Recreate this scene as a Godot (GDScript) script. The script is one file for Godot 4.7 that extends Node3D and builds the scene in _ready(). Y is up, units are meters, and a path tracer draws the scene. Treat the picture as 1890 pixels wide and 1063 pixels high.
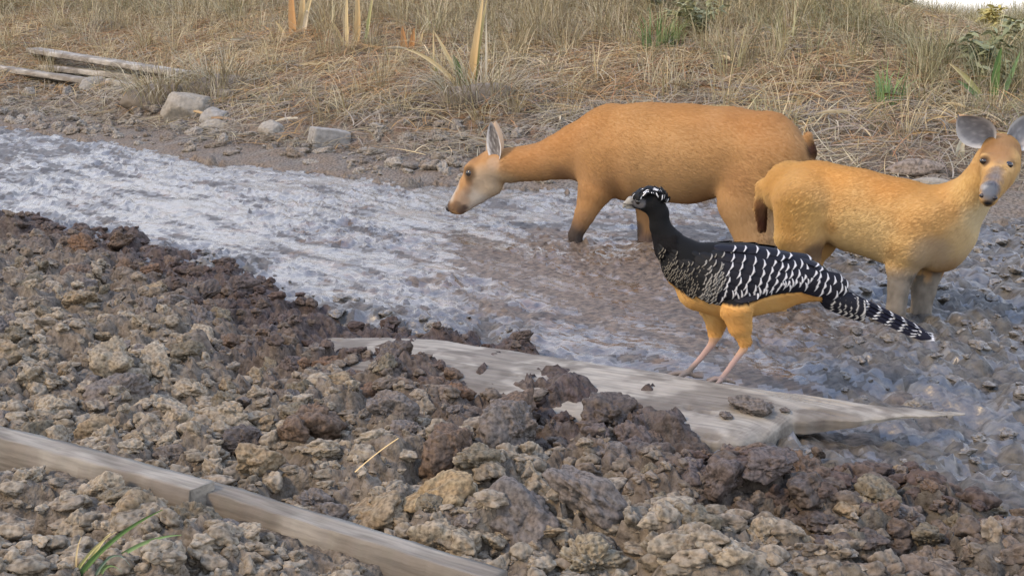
extends Node3D

var rng := RandomNumberGenerator.new()
var taken := {}
var nA := FastNoiseLite.new()
var nB := FastNoiseLite.new()
var nC := FastNoiseLite.new()
var nW := FastNoiseLite.new()
var near_edge: Array = [[-2.314, 5.518], [-1.655, 4.984], [-0.9836, 4.256], [-0.5679, 3.639], [0.007459, 3.278], [0.5529, 2.511], [0.9494, 2.138]]
var far_edge: Array = [[-4.016, 9.73], [-1.796, 7.497], [-0.7202, 6.666], [0.1545, 6.362], [0.8207, 6.084], [2.201, 5.238]]
var log_a: Vector3 = Vector3(-0.513, 0, -3.382)
var log_b: Vector3 = Vector3(1.003, 0, -2.602)
var bd: Array = [Vector3(-1.127, 0.07, -2.428), Vector3(-0.5795, 0.075, -2.091), Vector3(-0.5916, 0.06, -2.136), Vector3(-0.03805, 0.05, -1.777)]
var ico := {}

# ------------------------------------------------------------------ helpers
func numbered(called: String) -> String:
	var k: int = taken.get(called, 0)
	taken[called] = k + 1
	return called if k == 0 else "%s_%03d" % [called, k]

func tag(o: Node3D, label: String, category := "", group := "", kind := "") -> Node3D:
	if label: o.set_meta("label", label)
	if category: o.set_meta("category", category)
	if group: o.set_meta("group", group)
	if kind: o.set_meta("kind", kind)
	return o

func thing(called: String, at: Vector3, turn := 0.0) -> Node3D:
	var o := Node3D.new()
	o.name = numbered(called)
	add_child(o)
	o.position = at
	o.rotation_degrees.y = turn
	return o

func part(called: String, mesh: Mesh, m: Material, parent: Node3D) -> MeshInstance3D:
	var o := MeshInstance3D.new()
	o.name = called if parent != self else numbered(called)
	o.mesh = mesh
	if m: o.material_override = m
	parent.add_child(o, true)
	return o

func pl(pts: Array, x: float) -> float:
	if x <= pts[0][0]: return pts[0][1]
	for i in range(1, pts.size()):
		if x < pts[i][0]:
			var a: Array = pts[i - 1]
			var b: Array = pts[i]
			return lerpf(a[1], b[1], (x - a[0]) / (b[0] - a[0]))
	return pts[pts.size() - 1][1]

func tri_mesh(v: PackedVector3Array, n: PackedVector3Array, c: PackedColorArray, idx: PackedInt32Array, uv := PackedVector2Array()) -> ArrayMesh:
	var a := []
	a.resize(Mesh.ARRAY_MAX)
	a[Mesh.ARRAY_VERTEX] = v
	a[Mesh.ARRAY_NORMAL] = n
	if c.size(): a[Mesh.ARRAY_COLOR] = c
	if uv.size(): a[Mesh.ARRAY_TEX_UV] = uv
	a[Mesh.ARRAY_INDEX] = idx
	var m := ArrayMesh.new()
	m.add_surface_from_arrays(Mesh.PRIMITIVE_TRIANGLES, a)
	return m

func normals_of(v: PackedVector3Array, idx: PackedInt32Array) -> PackedVector3Array:
	var n := PackedVector3Array()
	n.resize(v.size())
	for t in range(0, idx.size(), 3):
		var a := idx[t]
		var b := idx[t + 1]
		var c := idx[t + 2]
		var q := (v[c] - v[a]).cross(v[b] - v[a])
		n[a] += q
		n[b] += q
		n[c] += q
	for i in n.size(): n[i] = n[i].normalized()
	return n

func noise(kind: int, freq: float, oct: int, sd: int) -> FastNoiseLite:
	var f := FastNoiseLite.new()
	f.noise_type = kind
	f.frequency = freq
	f.seed = sd
	f.fractal_octaves = oct
	if oct <= 1: f.fractal_type = FastNoiseLite.FRACTAL_NONE
	return f

func cellular(freq: float, sd: int, ret := FastNoiseLite.RETURN_DISTANCE) -> FastNoiseLite:
	var f := noise(FastNoiseLite.TYPE_CELLULAR, freq, 1, sd)
	f.cellular_return_type = ret
	f.cellular_distance_function = FastNoiseLite.DISTANCE_EUCLIDEAN_SQUARED
	return f

func grey_image(f: FastNoiseLite, size: int, lo: float, hi: float) -> Image:
	var im := f.get_seamless_image(size, size)
	im.convert(Image.FORMAT_L8)
	var d := im.get_data()
	for i in d.size():
		d[i] = int(clampf(lo + (hi - lo) * (d[i] / 255.0), 0.0, 1.0) * 255.0)
	return Image.create_from_data(size, size, false, Image.FORMAT_L8, d)

func tex(im: Image) -> ImageTexture:
	im.convert(Image.FORMAT_RGB8)
	return ImageTexture.create_from_image(im)

func normal_tex(f: FastNoiseLite, size: int, strength: float) -> ImageTexture:
	var im := f.get_seamless_image(size, size)
	im.convert(Image.FORMAT_RGBA8)
	im.bump_map_to_normal_map(strength)
	return ImageTexture.create_from_image(im)

func mat(rough: float, albedo := Color.WHITE, vertex := true, spec := 0.5) -> StandardMaterial3D:
	var m := StandardMaterial3D.new()
	m.albedo_color = albedo.linear_to_srgb()
	m.vertex_color_use_as_albedo = vertex
	m.roughness = rough
	m.metallic_specular = spec
	m.cull_mode = BaseMaterial3D.CULL_DISABLED
	return m

func detailed(m: StandardMaterial3D, albedo: Texture2D, normal: Texture2D, scale: float, nscale: float, world := true) -> StandardMaterial3D:
	m.uv1_triplanar = true
	m.uv1_world_triplanar = world
	m.uv1_scale = Vector3.ONE * scale
	m.albedo_texture = albedo
	if normal:
		m.normal_enabled = true
		m.normal_texture = normal
		m.normal_scale = nscale
	return m

# ------------------------------------------------------------------ the lie of the land
func near_d(x: float) -> float: return pl(near_edge, x)
func far_d(x: float) -> float: return pl(far_edge, x)

func land(x: float, d: float) -> float:   # without lumps
	var f := far_d(x)
	var n := near_d(x)
	var h := 0.05 * smoothstep(f - 0.1, f + 0.6, d) + 0.03 * (1.0 - smoothstep(n - 0.35, n + 0.05, d))
	var b := f + 0.9
	if d > b:
		var hc := lerpf(1.3, 0.66, smoothstep(2.8, 3.9, x))
		h += hc * tanh(0.26 * (d - b) / hc)
		h -= 0.03 * maxf(0.0, d - b - 9.0)
		h = maxf(h, -0.4)
	return h

func dryness(x: float, d: float) -> float:
	var s := near_d(x) - d
	var v := smoothstep(0.25, 1.05, s + 0.25 * nA.get_noise_2d(x * 1.7, d * 1.7)) * (1.0 - 0.6 * smoothstep(0.25, 0.8, x))
	v = maxf(v, smoothstep(2.15, 1.95, d) * 0.8 * (1.0 - 0.5 * smoothstep(0.4, 0.8, x)))
	return maxf(v, 0.75 * smoothstep(-0.75, -1.5, x) * smoothstep(0.1, 0.6, s))

func dome(f: FastNoiseLite, x: float, d: float) -> float:   # 1 at the middle of a lump, 0 in the joints
	return clampf(-f.get_noise_2d(x, d), 0.0, 1.0)

var lump1: FastNoiseLite
var lump2: FastNoiseLite
var lump3: FastNoiseLite
var cell1: FastNoiseLite
var cell2: FastNoiseLite

func ground_h(x: float, d: float) -> float:
	var h := land(x, d)
	var f := far_d(x)
	var n := near_d(x)
	var wob := 0.16 * nA.get_noise_2d(x * 2.3, d * 2.3) + 0.06 * nB.get_noise_2d(x * 2.0, d * 2.0)
	var into := minf(d - n + wob, f - d + wob)          # > 0 in the pool
	var rough := 1.0
	if d > f: rough = lerpf(0.35, 1.0, smoothstep(0.25, 0.8, d - f)) * (1.0 - smoothstep(1.6, 2.6, d - f)) * 0.6
	if absf(x) < 7.0 and d < 16.0 and d > -1.0:
		var wx := x + 0.06 * nA.get_noise_2d(x * 8.0, d * 8.0)
		var wd := d + 0.06 * nA.get_noise_2d(x * 8.0 + 50.0, d * 8.0)
		if rough > 0.01:
			var big := dome(lump1, wx, wd)
			var mid := dome(lump2, wx, wd)
			var k := 1.0 if d < f else 0.6
			h += rough * k * (0.075 * (big - 0.75) + 0.045 * (mid - 0.75) + 0.020 * cell1.get_noise_2d(wx, wd) + 0.011 * cell2.get_noise_2d(wx, wd) + 0.022 * nB.get_noise_2d(wx * 1.6, wd * 1.6) + 0.009 * nB.get_noise_2d(wx * 5.0, wd * 5.0) + 0.004 * fine.get_noise_2d(wx, wd) + 0.045 * nA.get_noise_2d(x * 3.0, d * 3.0))
			if d < 4.5: h += 0.014 * (dome(lump3, wx, wd) - 0.75)
		if d > f + 0.8: h += 0.05 * nA.get_noise_2d(x * 1.5, d * 1.5) + 0.02 * nB.get_noise_2d(x * 2.0, d * 2.0)
	if into > -0.05:
		h = lerpf(h, -0.32, smoothstep(-0.02, 0.35, into))
	for k in 2:                                            # flat bed under the boards
		var a: Vector3 = bd[2 * k]
		var b: Vector3 = bd[2 * k + 1]
		var t := clampf(((x - a.x) * (b.x - a.x) + (-d - a.z) * (b.z - a.z)) / ((b.x - a.x) ** 2 + (b.z - a.z) ** 2), 0.0, 1.0)
		var q := Vector2(x - lerpf(a.x, b.x, t), -d - lerpf(a.z, b.z, t))
		if q.length() < 0.12:
			h = lerpf(minf(h, lerpf(a.y, b.y, t) - 0.03), h, smoothstep(0.05, 0.12, q.length()))
	return h

func steps(rows: Array) -> PackedFloat32Array:
	var out := PackedFloat32Array()
	for r in rows:
		var k := int(round((r[1] - r[0]) / r[2]))
		for i in k: out.append(r[0] + (r[1] - r[0]) * float(i) / k)
	out.append(rows[rows.size() - 1][1])
	return out

func mixc(a: Color, b: Color, t: float) -> Color: return a.lerp(b, clampf(t, 0.0, 1.0))

func ground_color(x: float, d: float) -> Color:
	var f := far_d(x)
	var n := near_d(x)
	var s := nA.get_noise_2d(x * 4.0, d * 4.0)
	var s2 := nB.get_noise_2d(x * 3.0 + 9.0, d * 3.0)
	if d < f - 0.6:
		var dry := dryness(x, d)
		var moist := mixc(Color(0.080, 0.057, 0.045), Color(0.100, 0.079, 0.071), 0.5 + s)
		var pale := mixc(Color(0.205, 0.166, 0.118), Color(0.165, 0.135, 0.102), 0.5 + s2)
		var c := mixc(moist, pale, dry + 0.25 * s2)
		if x > 0.2: c = mixc(c, Color(0.125, 0.11, 0.082), 0.6 * smoothstep(0.2, 0.7, x))
		return c
	var bare := mixc(Color(0.2, 0.15, 0.105), Color(0.19, 0.165, 0.135), 0.5 + s)
	var bank := mixc(Color(0.20, 0.135, 0.078), Color(0.175, 0.145, 0.105), 0.5 + 1.2 * s2)
	bank = mixc(bank, Color(0.25, 0.13, 0.06), 0.6 * smoothstep(0.1, 0.5, s))
	return mixc(bare, bank, smoothstep(0.6, 1.5, d - f))

func build_ground(m: Material) -> void:
	var xs := steps([[-150.0, -20.0, 13.0], [-20.0, -6.0, 0.5], [-6.0, -2.4, 0.05], [-2.4, -1.2, 0.018], [-1.2, 1.1, 0.0095], [1.1, 2.4, 0.02], [2.4, 6.0, 0.06], [6.0, 20.0, 0.5], [20.0, 150.0, 13.0]])
	var ds := steps([[-100.0, 0.0, 10.0], [0.0, 1.5, 0.1], [1.5, 3.7, 0.0095], [3.7, 5.6, 0.018], [5.6, 14.0, 0.045], [14.0, 30.0, 0.5], [30.0, 150.0, 10.0]])
	var nx := xs.size()
	var nd := ds.size()
	var v := PackedVector3Array()
	var c := PackedColorArray()
	v.resize(nx * nd)
	c.resize(nx * nd)
	for j in nd:
		var d := ds[j]
		for i in nx:
			var x := xs[i]
			v[j * nx + i] = Vector3(x, ground_h(x, d), -d)
			c[j * nx + i] = ground_color(x, d)
	var idx := PackedInt32Array()
	for j in nd - 1:
		for i in nx - 1:
			var a := j * nx + i
			idx.append_array([a, a + nx, a + 1, a + 1, a + nx, a + nx + 1])
	tag(part("ground", tri_mesh(v, normals_of(v, idx), c, idx), m, self), "earth around the muddy pool, churned near the camera and rising to a grassy bank", "", "", "structure")

var streak: FastNoiseLite
var streak2: FastNoiseLite
var fine: FastNoiseLite

func lumpy(x: float, d: float) -> float:   # 1 where the mud is trampled into lumps, 0 where it lies slick
	var r := smoothstep(0.55, 1.25, x - 0.15 * (d - 3.0) + 0.3 * nA.get_noise_2d(x * 2.0, d * 2.0)) 
	var e := 1.0 - smoothstep(0.0, 0.45, d - near_d(x) + 0.2 * nA.get_noise_2d(x * 3.0, d * 3.0))
	var g := smoothstep(-2.0, -2.6, x) * 0.4
	return clampf(maxf(maxf(r, e * 0.8), g), 0.0, 1.0)

func mud_h(x: float, d: float, lp: float) -> float:
	# long axis of the trampled drag marks
	var a := 0.64 * x - 0.77 * d
	var b := 0.77 * x + 0.64 * d
	var slick := smoothstep(-0.25, 0.3, nA.get_noise_2d(a * 0.5 + 7.0, b * 1.5)) * (1.0 - lp)
	var amp := lerpf(1.15, 0.4, slick)
	var h := 0.010 * streak.get_noise_2d(a * 0.30, b) + 0.007 * streak2.get_noise_2d(a * 0.45, b)
	h += 0.004 * fine.get_noise_2d(x, d)
	h *= amp
	h += amp * 0.024 * pow(maxf(0.0, streak2.get_noise_2d(x * 0.75 + 20.0, d * 1.1) - 0.12), 1.3) + amp * 0.012 * pow(maxf(0.0, fine.get_noise_2d(x * 0.8, d + 40.0) - 0.2), 1.2)
	h -= 0.003
	h += 0.010 * nA.get_noise_2d(x * 1.3, d * 1.3)
	var wx := x + 0.03 * nA.get_noise_2d(x * 9.0, d * 9.0)
	h += amp * lerpf(0.008, 0.040, lp) * (dome(lump2, wx, d) - 0.75) + amp * lerpf(0.007, 0.016, lp) * (dome(lump3, wx, d * 1.3) - 0.75) + lp * 0.012 * cell2.get_noise_2d(wx, d)
	h += lp * 0.05 * (dome(lump1, wx, d) - 0.75)
	var la := Vector2(log_b.x - log_a.x, log_b.z - log_a.z)
	var lq := Vector2(x - log_a.x, -d - log_a.z)
	var lt := clampf(lq.dot(la) / la.length_squared(), 0.0, 1.0)
	h -= 0.03 * smoothstep(0.28, 0.08, (lq - la * lt).length() - 0.05)
	for p in posts:
		var q := Vector2(x - p.x, d - p.y).length()
		if q < 0.16: h += (0.014 + 0.006 * nB.get_noise_2d(x * 6.0, d * 6.0)) * exp(-pow((q - p.z - 0.02) / 0.024, 2.0))
	for p in prints:
		var q := Vector2(x - p.x, d - p.y).length_squared()
		if q < 0.03: h += -p.z * exp(-q / 0.0035) + 0.4 * p.z * exp(-pow(sqrt(q) - 0.09, 2.0) / 0.0006)
	return h

var prints := []
var posts := [Vector3(0.2563, 4.913, 0.03), Vector3(0.523, 4.742, 0.03), Vector3(0.9636, 4.798, 0.07), Vector3(1.06, 4.798, 0.06), Vector3(1.137, 3.536, 0.028), Vector3(1.226, 3.587, 0.028)]

func build_mud(ms: Array) -> void:
	var xs := steps([[-5.2, -2.6, 0.022], [-2.6, -1.2, 0.014], [-1.2, 1.6, 0.0115], [1.6, 2.9, 0.02]])
	var ds := steps([[2.0, 3.8, 0.0115], [3.8, 5.4, 0.018], [5.4, 10.3, 0.034]])
	for k in 26:
		prints.append(Vector3(rng.randf_range(-1.6, 1.6), rng.randf_range(3.4, 6.0), rng.randf_range(0.008, 0.022)))
	var nx := xs.size()
	var nd := ds.size()
	var v := PackedVector3Array()
	var c := PackedColorArray()
	v.resize(nx * nd)
	c.resize(nx * nd)
	var use := PackedByteArray()
	use.resize(nx * nd)
	var wet := PackedByteArray()
	wet.resize(nx * nd)
	for i in nx:
		var x := xs[i]
		var n := near_d(x) - 0.5
		var f := far_d(x) + 0.5
		for j in nd:
			var d := ds[j]
			var at := j * nx + i
			if d < n or d > f: continue
			use[at] = 1
			var lp := lumpy(x, d)
			v[at] = Vector3(x, mud_h(x, d, lp), -d)
			var s := nA.get_noise_2d(x * 5.0, d * 5.0)
			var a := 0.64 * x - 0.77 * d
			var b := 0.77 * x + 0.64 * d
			var s2 := streak.get_noise_2d(a * 0.25 + 30.0, b * 0.8)
			var k := mixc(Color(0.075, 0.063, 0.052), Color(0.135, 0.117, 0.098), 0.5 + s2)
			k = mixc(k, Color(0.14, 0.088, 0.05), 0.9 * smoothstep(0.15, 0.5, s) * (1.0 - lp))
			k = mixc(k, Color(0.105, 0.098, 0.083), lp * 0.8)
			c[at] = k
			var brown := smoothstep(0.75, 0.3, Vector2((x - 0.42) * 0.8, (d - 4.5) * 0.55).length() + 0.5 * s) * (1.0 - lp)
			k = mixc(k, Color(0.165, 0.118, 0.078), 0.8 * brown)
			c[at] = k
			var film := -0.5 * brown + 0.9 * s2 + 0.7 * nB.get_noise_2d(a * 0.35 + 3.0, b * 2.2) + 0.25 * nA.get_noise_2d(x * 0.9 + 5.0, d * 0.9) - 0.35 * smoothstep(-2.4, -3.2, x) + 0.6 * nB.get_noise_2d(x * 3.0, d * 3.0) - 0.42 * lp + 0.24 + 0.10 * smoothstep(0.1, -0.9, x) - 0.16 * smoothstep(0.2, 0.9, x)
			wet[at] = 2 if film > 0.16 and lp < 0.45 else (1 if film > -0.12 else 0)
	var n0 := PackedInt32Array()
	var sets := [PackedInt32Array(), PackedInt32Array(), PackedInt32Array()]
	for j in nd - 1:
		for i in nx - 1:
			var a := j * nx + i
			if use[a] and use[a + nx] and use[a + 1] and use[a + nx + 1]:
				n0.append_array([a, a + nx, a + 1, a + 1, a + nx, a + nx + 1])
				sets[wet[a]].append_array([a, a + nx, a + 1, a + 1, a + nx, a + nx + 1])
	var nor := normals_of(v, n0)
	var mesh := ArrayMesh.new()
	for k in 3:
		var a := []
		a.resize(Mesh.ARRAY_MAX)
		a[Mesh.ARRAY_VERTEX] = v
		a[Mesh.ARRAY_NORMAL] = nor
		a[Mesh.ARRAY_COLOR] = c
		a[Mesh.ARRAY_INDEX] = sets[k]
		mesh.add_surface_from_arrays(Mesh.PRIMITIVE_TRIANGLES, a)
		mesh.surface_set_material(k, ms[k])
	tag(part("mud_water", mesh, null, self), "wet grey mud of the pool shining with reflected sky, streaked and trampled", "", "", "structure")

# ------------------------------------------------------------------ clods and stones
func icosphere(sub: int) -> Array:
	if ico.has(sub): return ico[sub]
	var v := PackedVector3Array()
	var idx := PackedInt32Array()
	if sub == 0:
		var t := (1.0 + sqrt(5.0)) / 2.0
		for p in [[-1, t, 0], [1, t, 0], [-1, -t, 0], [1, -t, 0], [0, -1, t], [0, 1, t], [0, -1, -t], [0, 1, -t], [t, 0, -1], [t, 0, 1], [-t, 0, -1], [-t, 0, 1]]:
			v.append(Vector3(p[0], p[1], p[2]).normalized())
		idx = PackedInt32Array([0, 11, 5, 0, 5, 1, 0, 1, 7, 0, 7, 10, 0, 10, 11, 1, 5, 9, 5, 11, 4, 11, 10, 2, 10, 7, 6, 7, 1, 8, 3, 9, 4, 3, 4, 2, 3, 2, 6, 3, 6, 8, 3, 8, 9, 4, 9, 5, 2, 4, 11, 6, 2, 10, 8, 6, 7, 9, 8, 1])
		for i in range(0, idx.size(), 3):       # clockwise from outside
			var k := idx[i + 1]
			idx[i + 1] = idx[i + 2]
			idx[i + 2] = k
	else:
		var low := icosphere(sub - 1)
		v = low[0].duplicate()
		var mids := {}
		var src: PackedInt32Array = low[1]
		for i in range(0, src.size(), 3):
			var q := [src[i], src[i + 1], src[i + 2]]
			var m := []
			for e in 3:
				var a: int = q[e]
				var b: int = q[(e + 1) % 3]
				var key := mini(a, b) * 1000000 + maxi(a, b)
				if not mids.has(key):
					mids[key] = v.size()
					v.append(((v[a] + v[b]) * 0.5).normalized())
				m.append(mids[key])
			idx.append_array([q[0], m[0], m[2], q[1], m[1], m[0], q[2], m[2], m[1], m[0], m[1], m[2]])
	ico[sub] = [v, idx]
	return ico[sub]

func clod_mesh(sd: int, sub: int, knob: float, flat: float, broken: float) -> ArrayMesh:
	var s := icosphere(sub)
	var src: PackedVector3Array = s[0]
	var v := PackedVector3Array()
	var c := PackedColorArray()
	var o := Vector3(sd * 13.7, sd * 7.1, sd * 3.3)
	var cuts := []
	for k in 11:
		cuts.append([Vector3(rng.randf_range(-1, 1), rng.randf_range(-0.8, 1), rng.randf_range(-1, 1)).normalized(), rng.randf_range(0.6, 1.0)])
	var cel := cellular(1.0, sd + 5)
	for p in src:
		var q := p * 1.0 + o
		var w := Vector3(nA.get_noise_3d(q.x * 2.0, q.y * 2.0, q.z * 2.0), nA.get_noise_3d(q.y * 2.0 + 40.0, q.z * 2.0, q.x * 2.0), nA.get_noise_3d(q.z * 2.0, q.x * 2.0 + 70.0, q.y * 2.0))
		var g := q + 0.35 * w
		var sum := 0.02
		for k in cuts:
			var kd: float = p.dot(k[0]) / k[1]
			if kd > 0.2: sum += pow(kd, lerpf(7.0, 16.0, broken))
		var r := minf(pow(sum, -1.0 / lerpf(7.0, 16.0, broken)), 1.25)
		r += knob * 1.3 * (clampf(-cel.get_noise_3d(g.x * 1.4, g.y * 1.4, g.z * 1.4), 0.0, 1.0) - 0.7)
		r += 0.6 * knob * (clampf(-cel.get_noise_3d(g.x * 3.4, g.y * 3.4, g.z * 3.4), 0.0, 1.0) - 0.7)
		r += 0.34 * nA.get_noise_3d(q.x * 0.9, q.y * 0.9, q.z * 0.9) + 0.10 * nB.get_noise_3d(q.x * 0.8, q.y * 0.8, q.z * 0.8) + 0.04 * nB.get_noise_3d(q.x * 2.4, q.y * 2.4, q.z * 2.4)
		r *= 0.86
		var t := p * r
		t.y *= flat
		v.append(t)
		var tint := 0.92 + 0.25 * nB.get_noise_3d(q.x * 0.7, q.y * 0.7, q.z * 0.7)
		var warm := 0.10 * nA.get_noise_3d(q.x * 1.5 + 9.0, q.y * 1.5, q.z * 1.5)
		c.append(Color(tint * (1.0 + warm), tint, tint * (1.0 - warm)))
	return tri_mesh(v, normals_of(v, s[1]), c, s[1])

func blocked(x: float, d: float, r: float) -> bool:
	for k in 2:
		var a: Vector3 = bd[2 * k]
		var b: Vector3 = bd[2 * k + 1]
		var ab := Vector2(b.x - a.x, b.z - a.z)
		var ap := Vector2(x - a.x, -d - a.z)
		var t := clampf(ap.dot(ab) / ab.length_squared(), 0.0, 1.0)
		var side := ab.normalized().cross(ap)     # > 0 towards the camera
		if (ap - ab * t).length() < (0.02 + r * 0.9 if side > 0.0 else 0.06 + r * 0.7) : return true
	var ab := Vector2(log_b.x - log_a.x, log_b.z - log_a.z)
	var ap := Vector2(x - log_a.x, -d - log_a.z)
	var s := ap.dot(ab) / ab.length()
	var w := ab.normalized().cross(ap)
	if s > -r and s < ab.length() + r and w > -0.03 - r and w < log_edge(s) + r * 0.55: return true
	return false

# ------------------------------------------------------------------ log and boards
var log_far: Array = [[0, 0], [0.5996, 0.02891], [0.9777, 0.04177], [1.278, 0.05515], [1.5, 0.04879], [1.705, 1.11e-16]]
var log_near: Array = [[0.1506, 0.1383], [0.7729, 0.2838], [1.061, 0.3562], [1.196, 0.4193], [1.36, 0.363], [1.405, 0.2979], [1.413, 0.2393], [1.485, 0.1985], [1.626, 0.1018], [1.712, 0.03365]]
func log_edge(s: float) -> float:   # how far towards the camera the visible timber reaches
	var pts := []
	for p in log_near: pts.append([p[0], p[1]])
	return pl(pts, s)

func log_mesh() -> ArrayMesh:
	var len := 1.705
	var wide := [[-0.3, 0.30], [0.0, 0.30], [0.6, 0.31], [0.95, 0.315], [1.2, 0.315], [1.30, 0.285], [1.34, 0.22], [1.365, 0.15], [1.437, 0.11], [1.58, 0.048], [len, 0.010], [len + 0.2, 0.012]]
	var v := PackedVector3Array()
	var c := PackedColorArray()
	var uv := PackedVector2Array()
	var idx := PackedInt32Array()
	var ns := 330
	var nt := 64
	var far_pts := []
	for p in log_far: far_pts.append([p[0], p[1]])
	for i in ns + 1:
		var s := lerpf(-0.22, len, float(i) / ns)
		var f := pl(far_pts, s) - 0.006 + 0.008 * nA.get_noise_2d(s * 7.0, 3.0)
		var w := pl(wide, s) + (0.008 * nA.get_noise_2d(s * 9.0, 60.0) + 0.006 * nB.get_noise_2d(s * 5.0, 20.0)) * smoothstep(len, len - 0.3, s)
		var top := 0.066 - 0.016 * smoothstep(1.25, len, s) - 0.055 * smoothstep(0.45, -0.2, s)
		var under := lerpf(-0.1, top - 0.055, smoothstep(1.30, 1.37, s))
		under = lerpf(under, top - 0.016, smoothstep(1.38, 1.58, s))
		under = lerpf(under, top - 0.004, smoothstep(1.55, len, s))
		var cr := minf(1.0, w / 0.24)
		for j in nt:
			var t := float(j) / (nt - 1)
			var y: float
			var q: float
			if t < 0.12:        # far side up
				q = 0.0
				y = lerpf(under, top - 0.012 * cr, t / 0.12)
			elif t < 0.82:      # top, slightly crowned, falling towards the camera
				var k := (t - 0.12) / 0.70
				q = lerpf(0.0, 1.0, k)
				y = top - 0.012 * cr * pow(1.0 - minf(k * 6.0, 1.0), 2.0) - 0.035 * cr * k * k - 0.012 * cr * pow(maxf(0.0, (k - 0.85) / 0.15), 2.0)
			else:
				var k := (t - 0.82) / 0.18
				q = 1.0 - 0.03 * k
				y = lerpf(top - 0.047 * cr, minf(under, top - 0.047 * cr - 0.002), k)
			var z := f + q * w
			# grain ridges, checks that run with the grain, adze hollows
			var g := 0.0022 * nB.get_noise_2d(s * 0.8, z * 22.0) + 0.003 * nA.get_noise_2d(s * 1.2, z * 8.0)
			var crack := smoothstep(0.045, 0.0, absf(nA.get_noise_2d(s * 0.8 + 20.0, z * 9.0 + 3.0))) * smoothstep(0.0, 0.25, nA.get_noise_2d(s * 2.2, z * 3.0 + 30.0))
			g -= 0.010 * crack
			v.append(Vector3(s, y + g, z))
			var dirt := smoothstep(0.02, 0.4, nA.get_noise_2d(s * 4.0, z * 9.0 + 8.0) + 0.5 * nB.get_noise_2d(s * 4.0, z * 6.0))
			var k2 := mixc(Color(0.305, 0.275, 0.225), Color(0.20, 0.176, 0.143), dirt + 0.7 * smoothstep(0.7, 0.0, s))
			k2 = mixc(k2, Color(0.115, 0.097, 0.079), smoothstep(0.05, 0.22, nA.get_noise_2d(s * 2.6 + 11.0, z * 5.0) - 0.12 * smoothstep(0.5, 1.2, s)) * 0.6)
			k2 = mixc(k2, Color(0.15, 0.125, 0.1), 0.8 * crack)
			c.append(k2 * (1.0 + 0.10 * nB.get_noise_2d(s * 0.7, z * 30.0) + 0.12 * nB.get_noise_2d(s * 3.0 + 5.0, z * 4.0)))
			uv.append(Vector2(s * 1.2, z * 4.0))
	for i in ns:
		for j in nt - 1:
			var a := i * nt + j
			idx.append_array([a, a + 1, a + nt, a + 1, a + nt + 1, a + nt])
	for e in 2:
		var row := 0 if e == 0 else ns * nt
		for j in range(1, nt - 1):
			if e == 0: idx.append_array([row, row + j + 1, row + j])
			else: idx.append_array([row, row + j, row + j + 1])
	return tri_mesh(v, normals_of(v, idx), c, idx, uv)

func board_mesh(len: float, w: float, t: float, sd: float, base: Color, ragged := 0.01) -> ArrayMesh:   # along x, width z, thickness y; worn edges
	var ring := [[-1, -1, 0.0], [-1, 0.5, 0.0], [-0.82, 1, 0.0], [-0.5, 1, 1], [0, 1, 1], [0.5, 1, 1], [0.82, 1, 0.0], [1, 0.5, 0.0], [1, -0.5, 0], [1, -1, 0.0]]
	var v := PackedVector3Array()
	var c := PackedColorArray()
	var idx := PackedInt32Array()
	var ns := int(len / 0.012) + 2
	var nr := ring.size()
	for i in ns + 1:
		var s := len * float(i) / ns
		for r in ring:
			var z: float = r[0] * w * 0.5
			var y: float = r[1] * t * 0.5
			var q := nA.get_noise_3d(s * 5.0 + sd, z * 30.0, y * 30.0)
			var e: float = ragged * nB.get_noise_3d(s * 6.0 + sd, z * 20.0, y * 20.0)
			var pull := 0.0
			if i == 0 or i == ns: pull = 0.02 * q
			v.append(Vector3(s + pull, y + 0.25 * e + 0.004 * q, z + e))
			var g := 1.0 + 0.12 * nB.get_noise_3d(s * 0.8 + sd, z * 60.0, y * 60.0) + 0.2 * q
			c.append(mixc(base * g, Color(0.16, 0.135, 0.105), smoothstep(0.02, 0.3, nA.get_noise_3d(s * 4.0 + sd, z * 9.0, y * 9.0) + 0.15) * 0.75))
	for i in ns:
		for j in nr:
			var a := i * nr + j
			var b := i * nr + (j + 1) % nr
			idx.append_array([a, b, a + nr, b, b + nr, a + nr])
	for j in range(1, nr - 1):
		idx.append_array([0, j + 1, j])
		idx.append_array([ns * nr, ns * nr + j, ns * nr + j + 1])
	return tri_mesh(v, normals_of(v, idx), c, idx)

# ------------------------------------------------------------------ blades, leaves
func blade_into(v: PackedVector3Array, c: PackedColorArray, idx: PackedInt32Array, a: Vector3, b: Vector3, t: Vector3, w: float, col: Color, side: Vector3, seg := 5, fold := 0.0) -> void:
	var at := v.size()
	for i in seg + 1:
		var k := float(i) / seg
		var p := a.lerp(b, k).lerp(b.lerp(t, k), k)
		var tan := (b - a).lerp(t - b, k).normalized()
		var sv := (side - tan * side.dot(tan)).normalized()
		var up := sv.cross(tan)
		var ww := w * 0.5 * minf(1.0, 0.55 + 2.0 * k) * pow(maxf(0.0, 1.0 - k), 0.6) if fold >= 0.0 else w * 0.5
		ww = maxf(ww, 0.0004)
		v.append(p - sv * ww)
		v.append(p + up * ww * absf(fold))
		v.append(p + sv * ww)
		for q in 3: c.append(col)
		if i:
			var s := at + (i - 1) * 3
			for q in 2: idx.append_array([s + q, s + q + 1, s + q + 3, s + q + 1, s + q + 4, s + q + 3])

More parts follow.
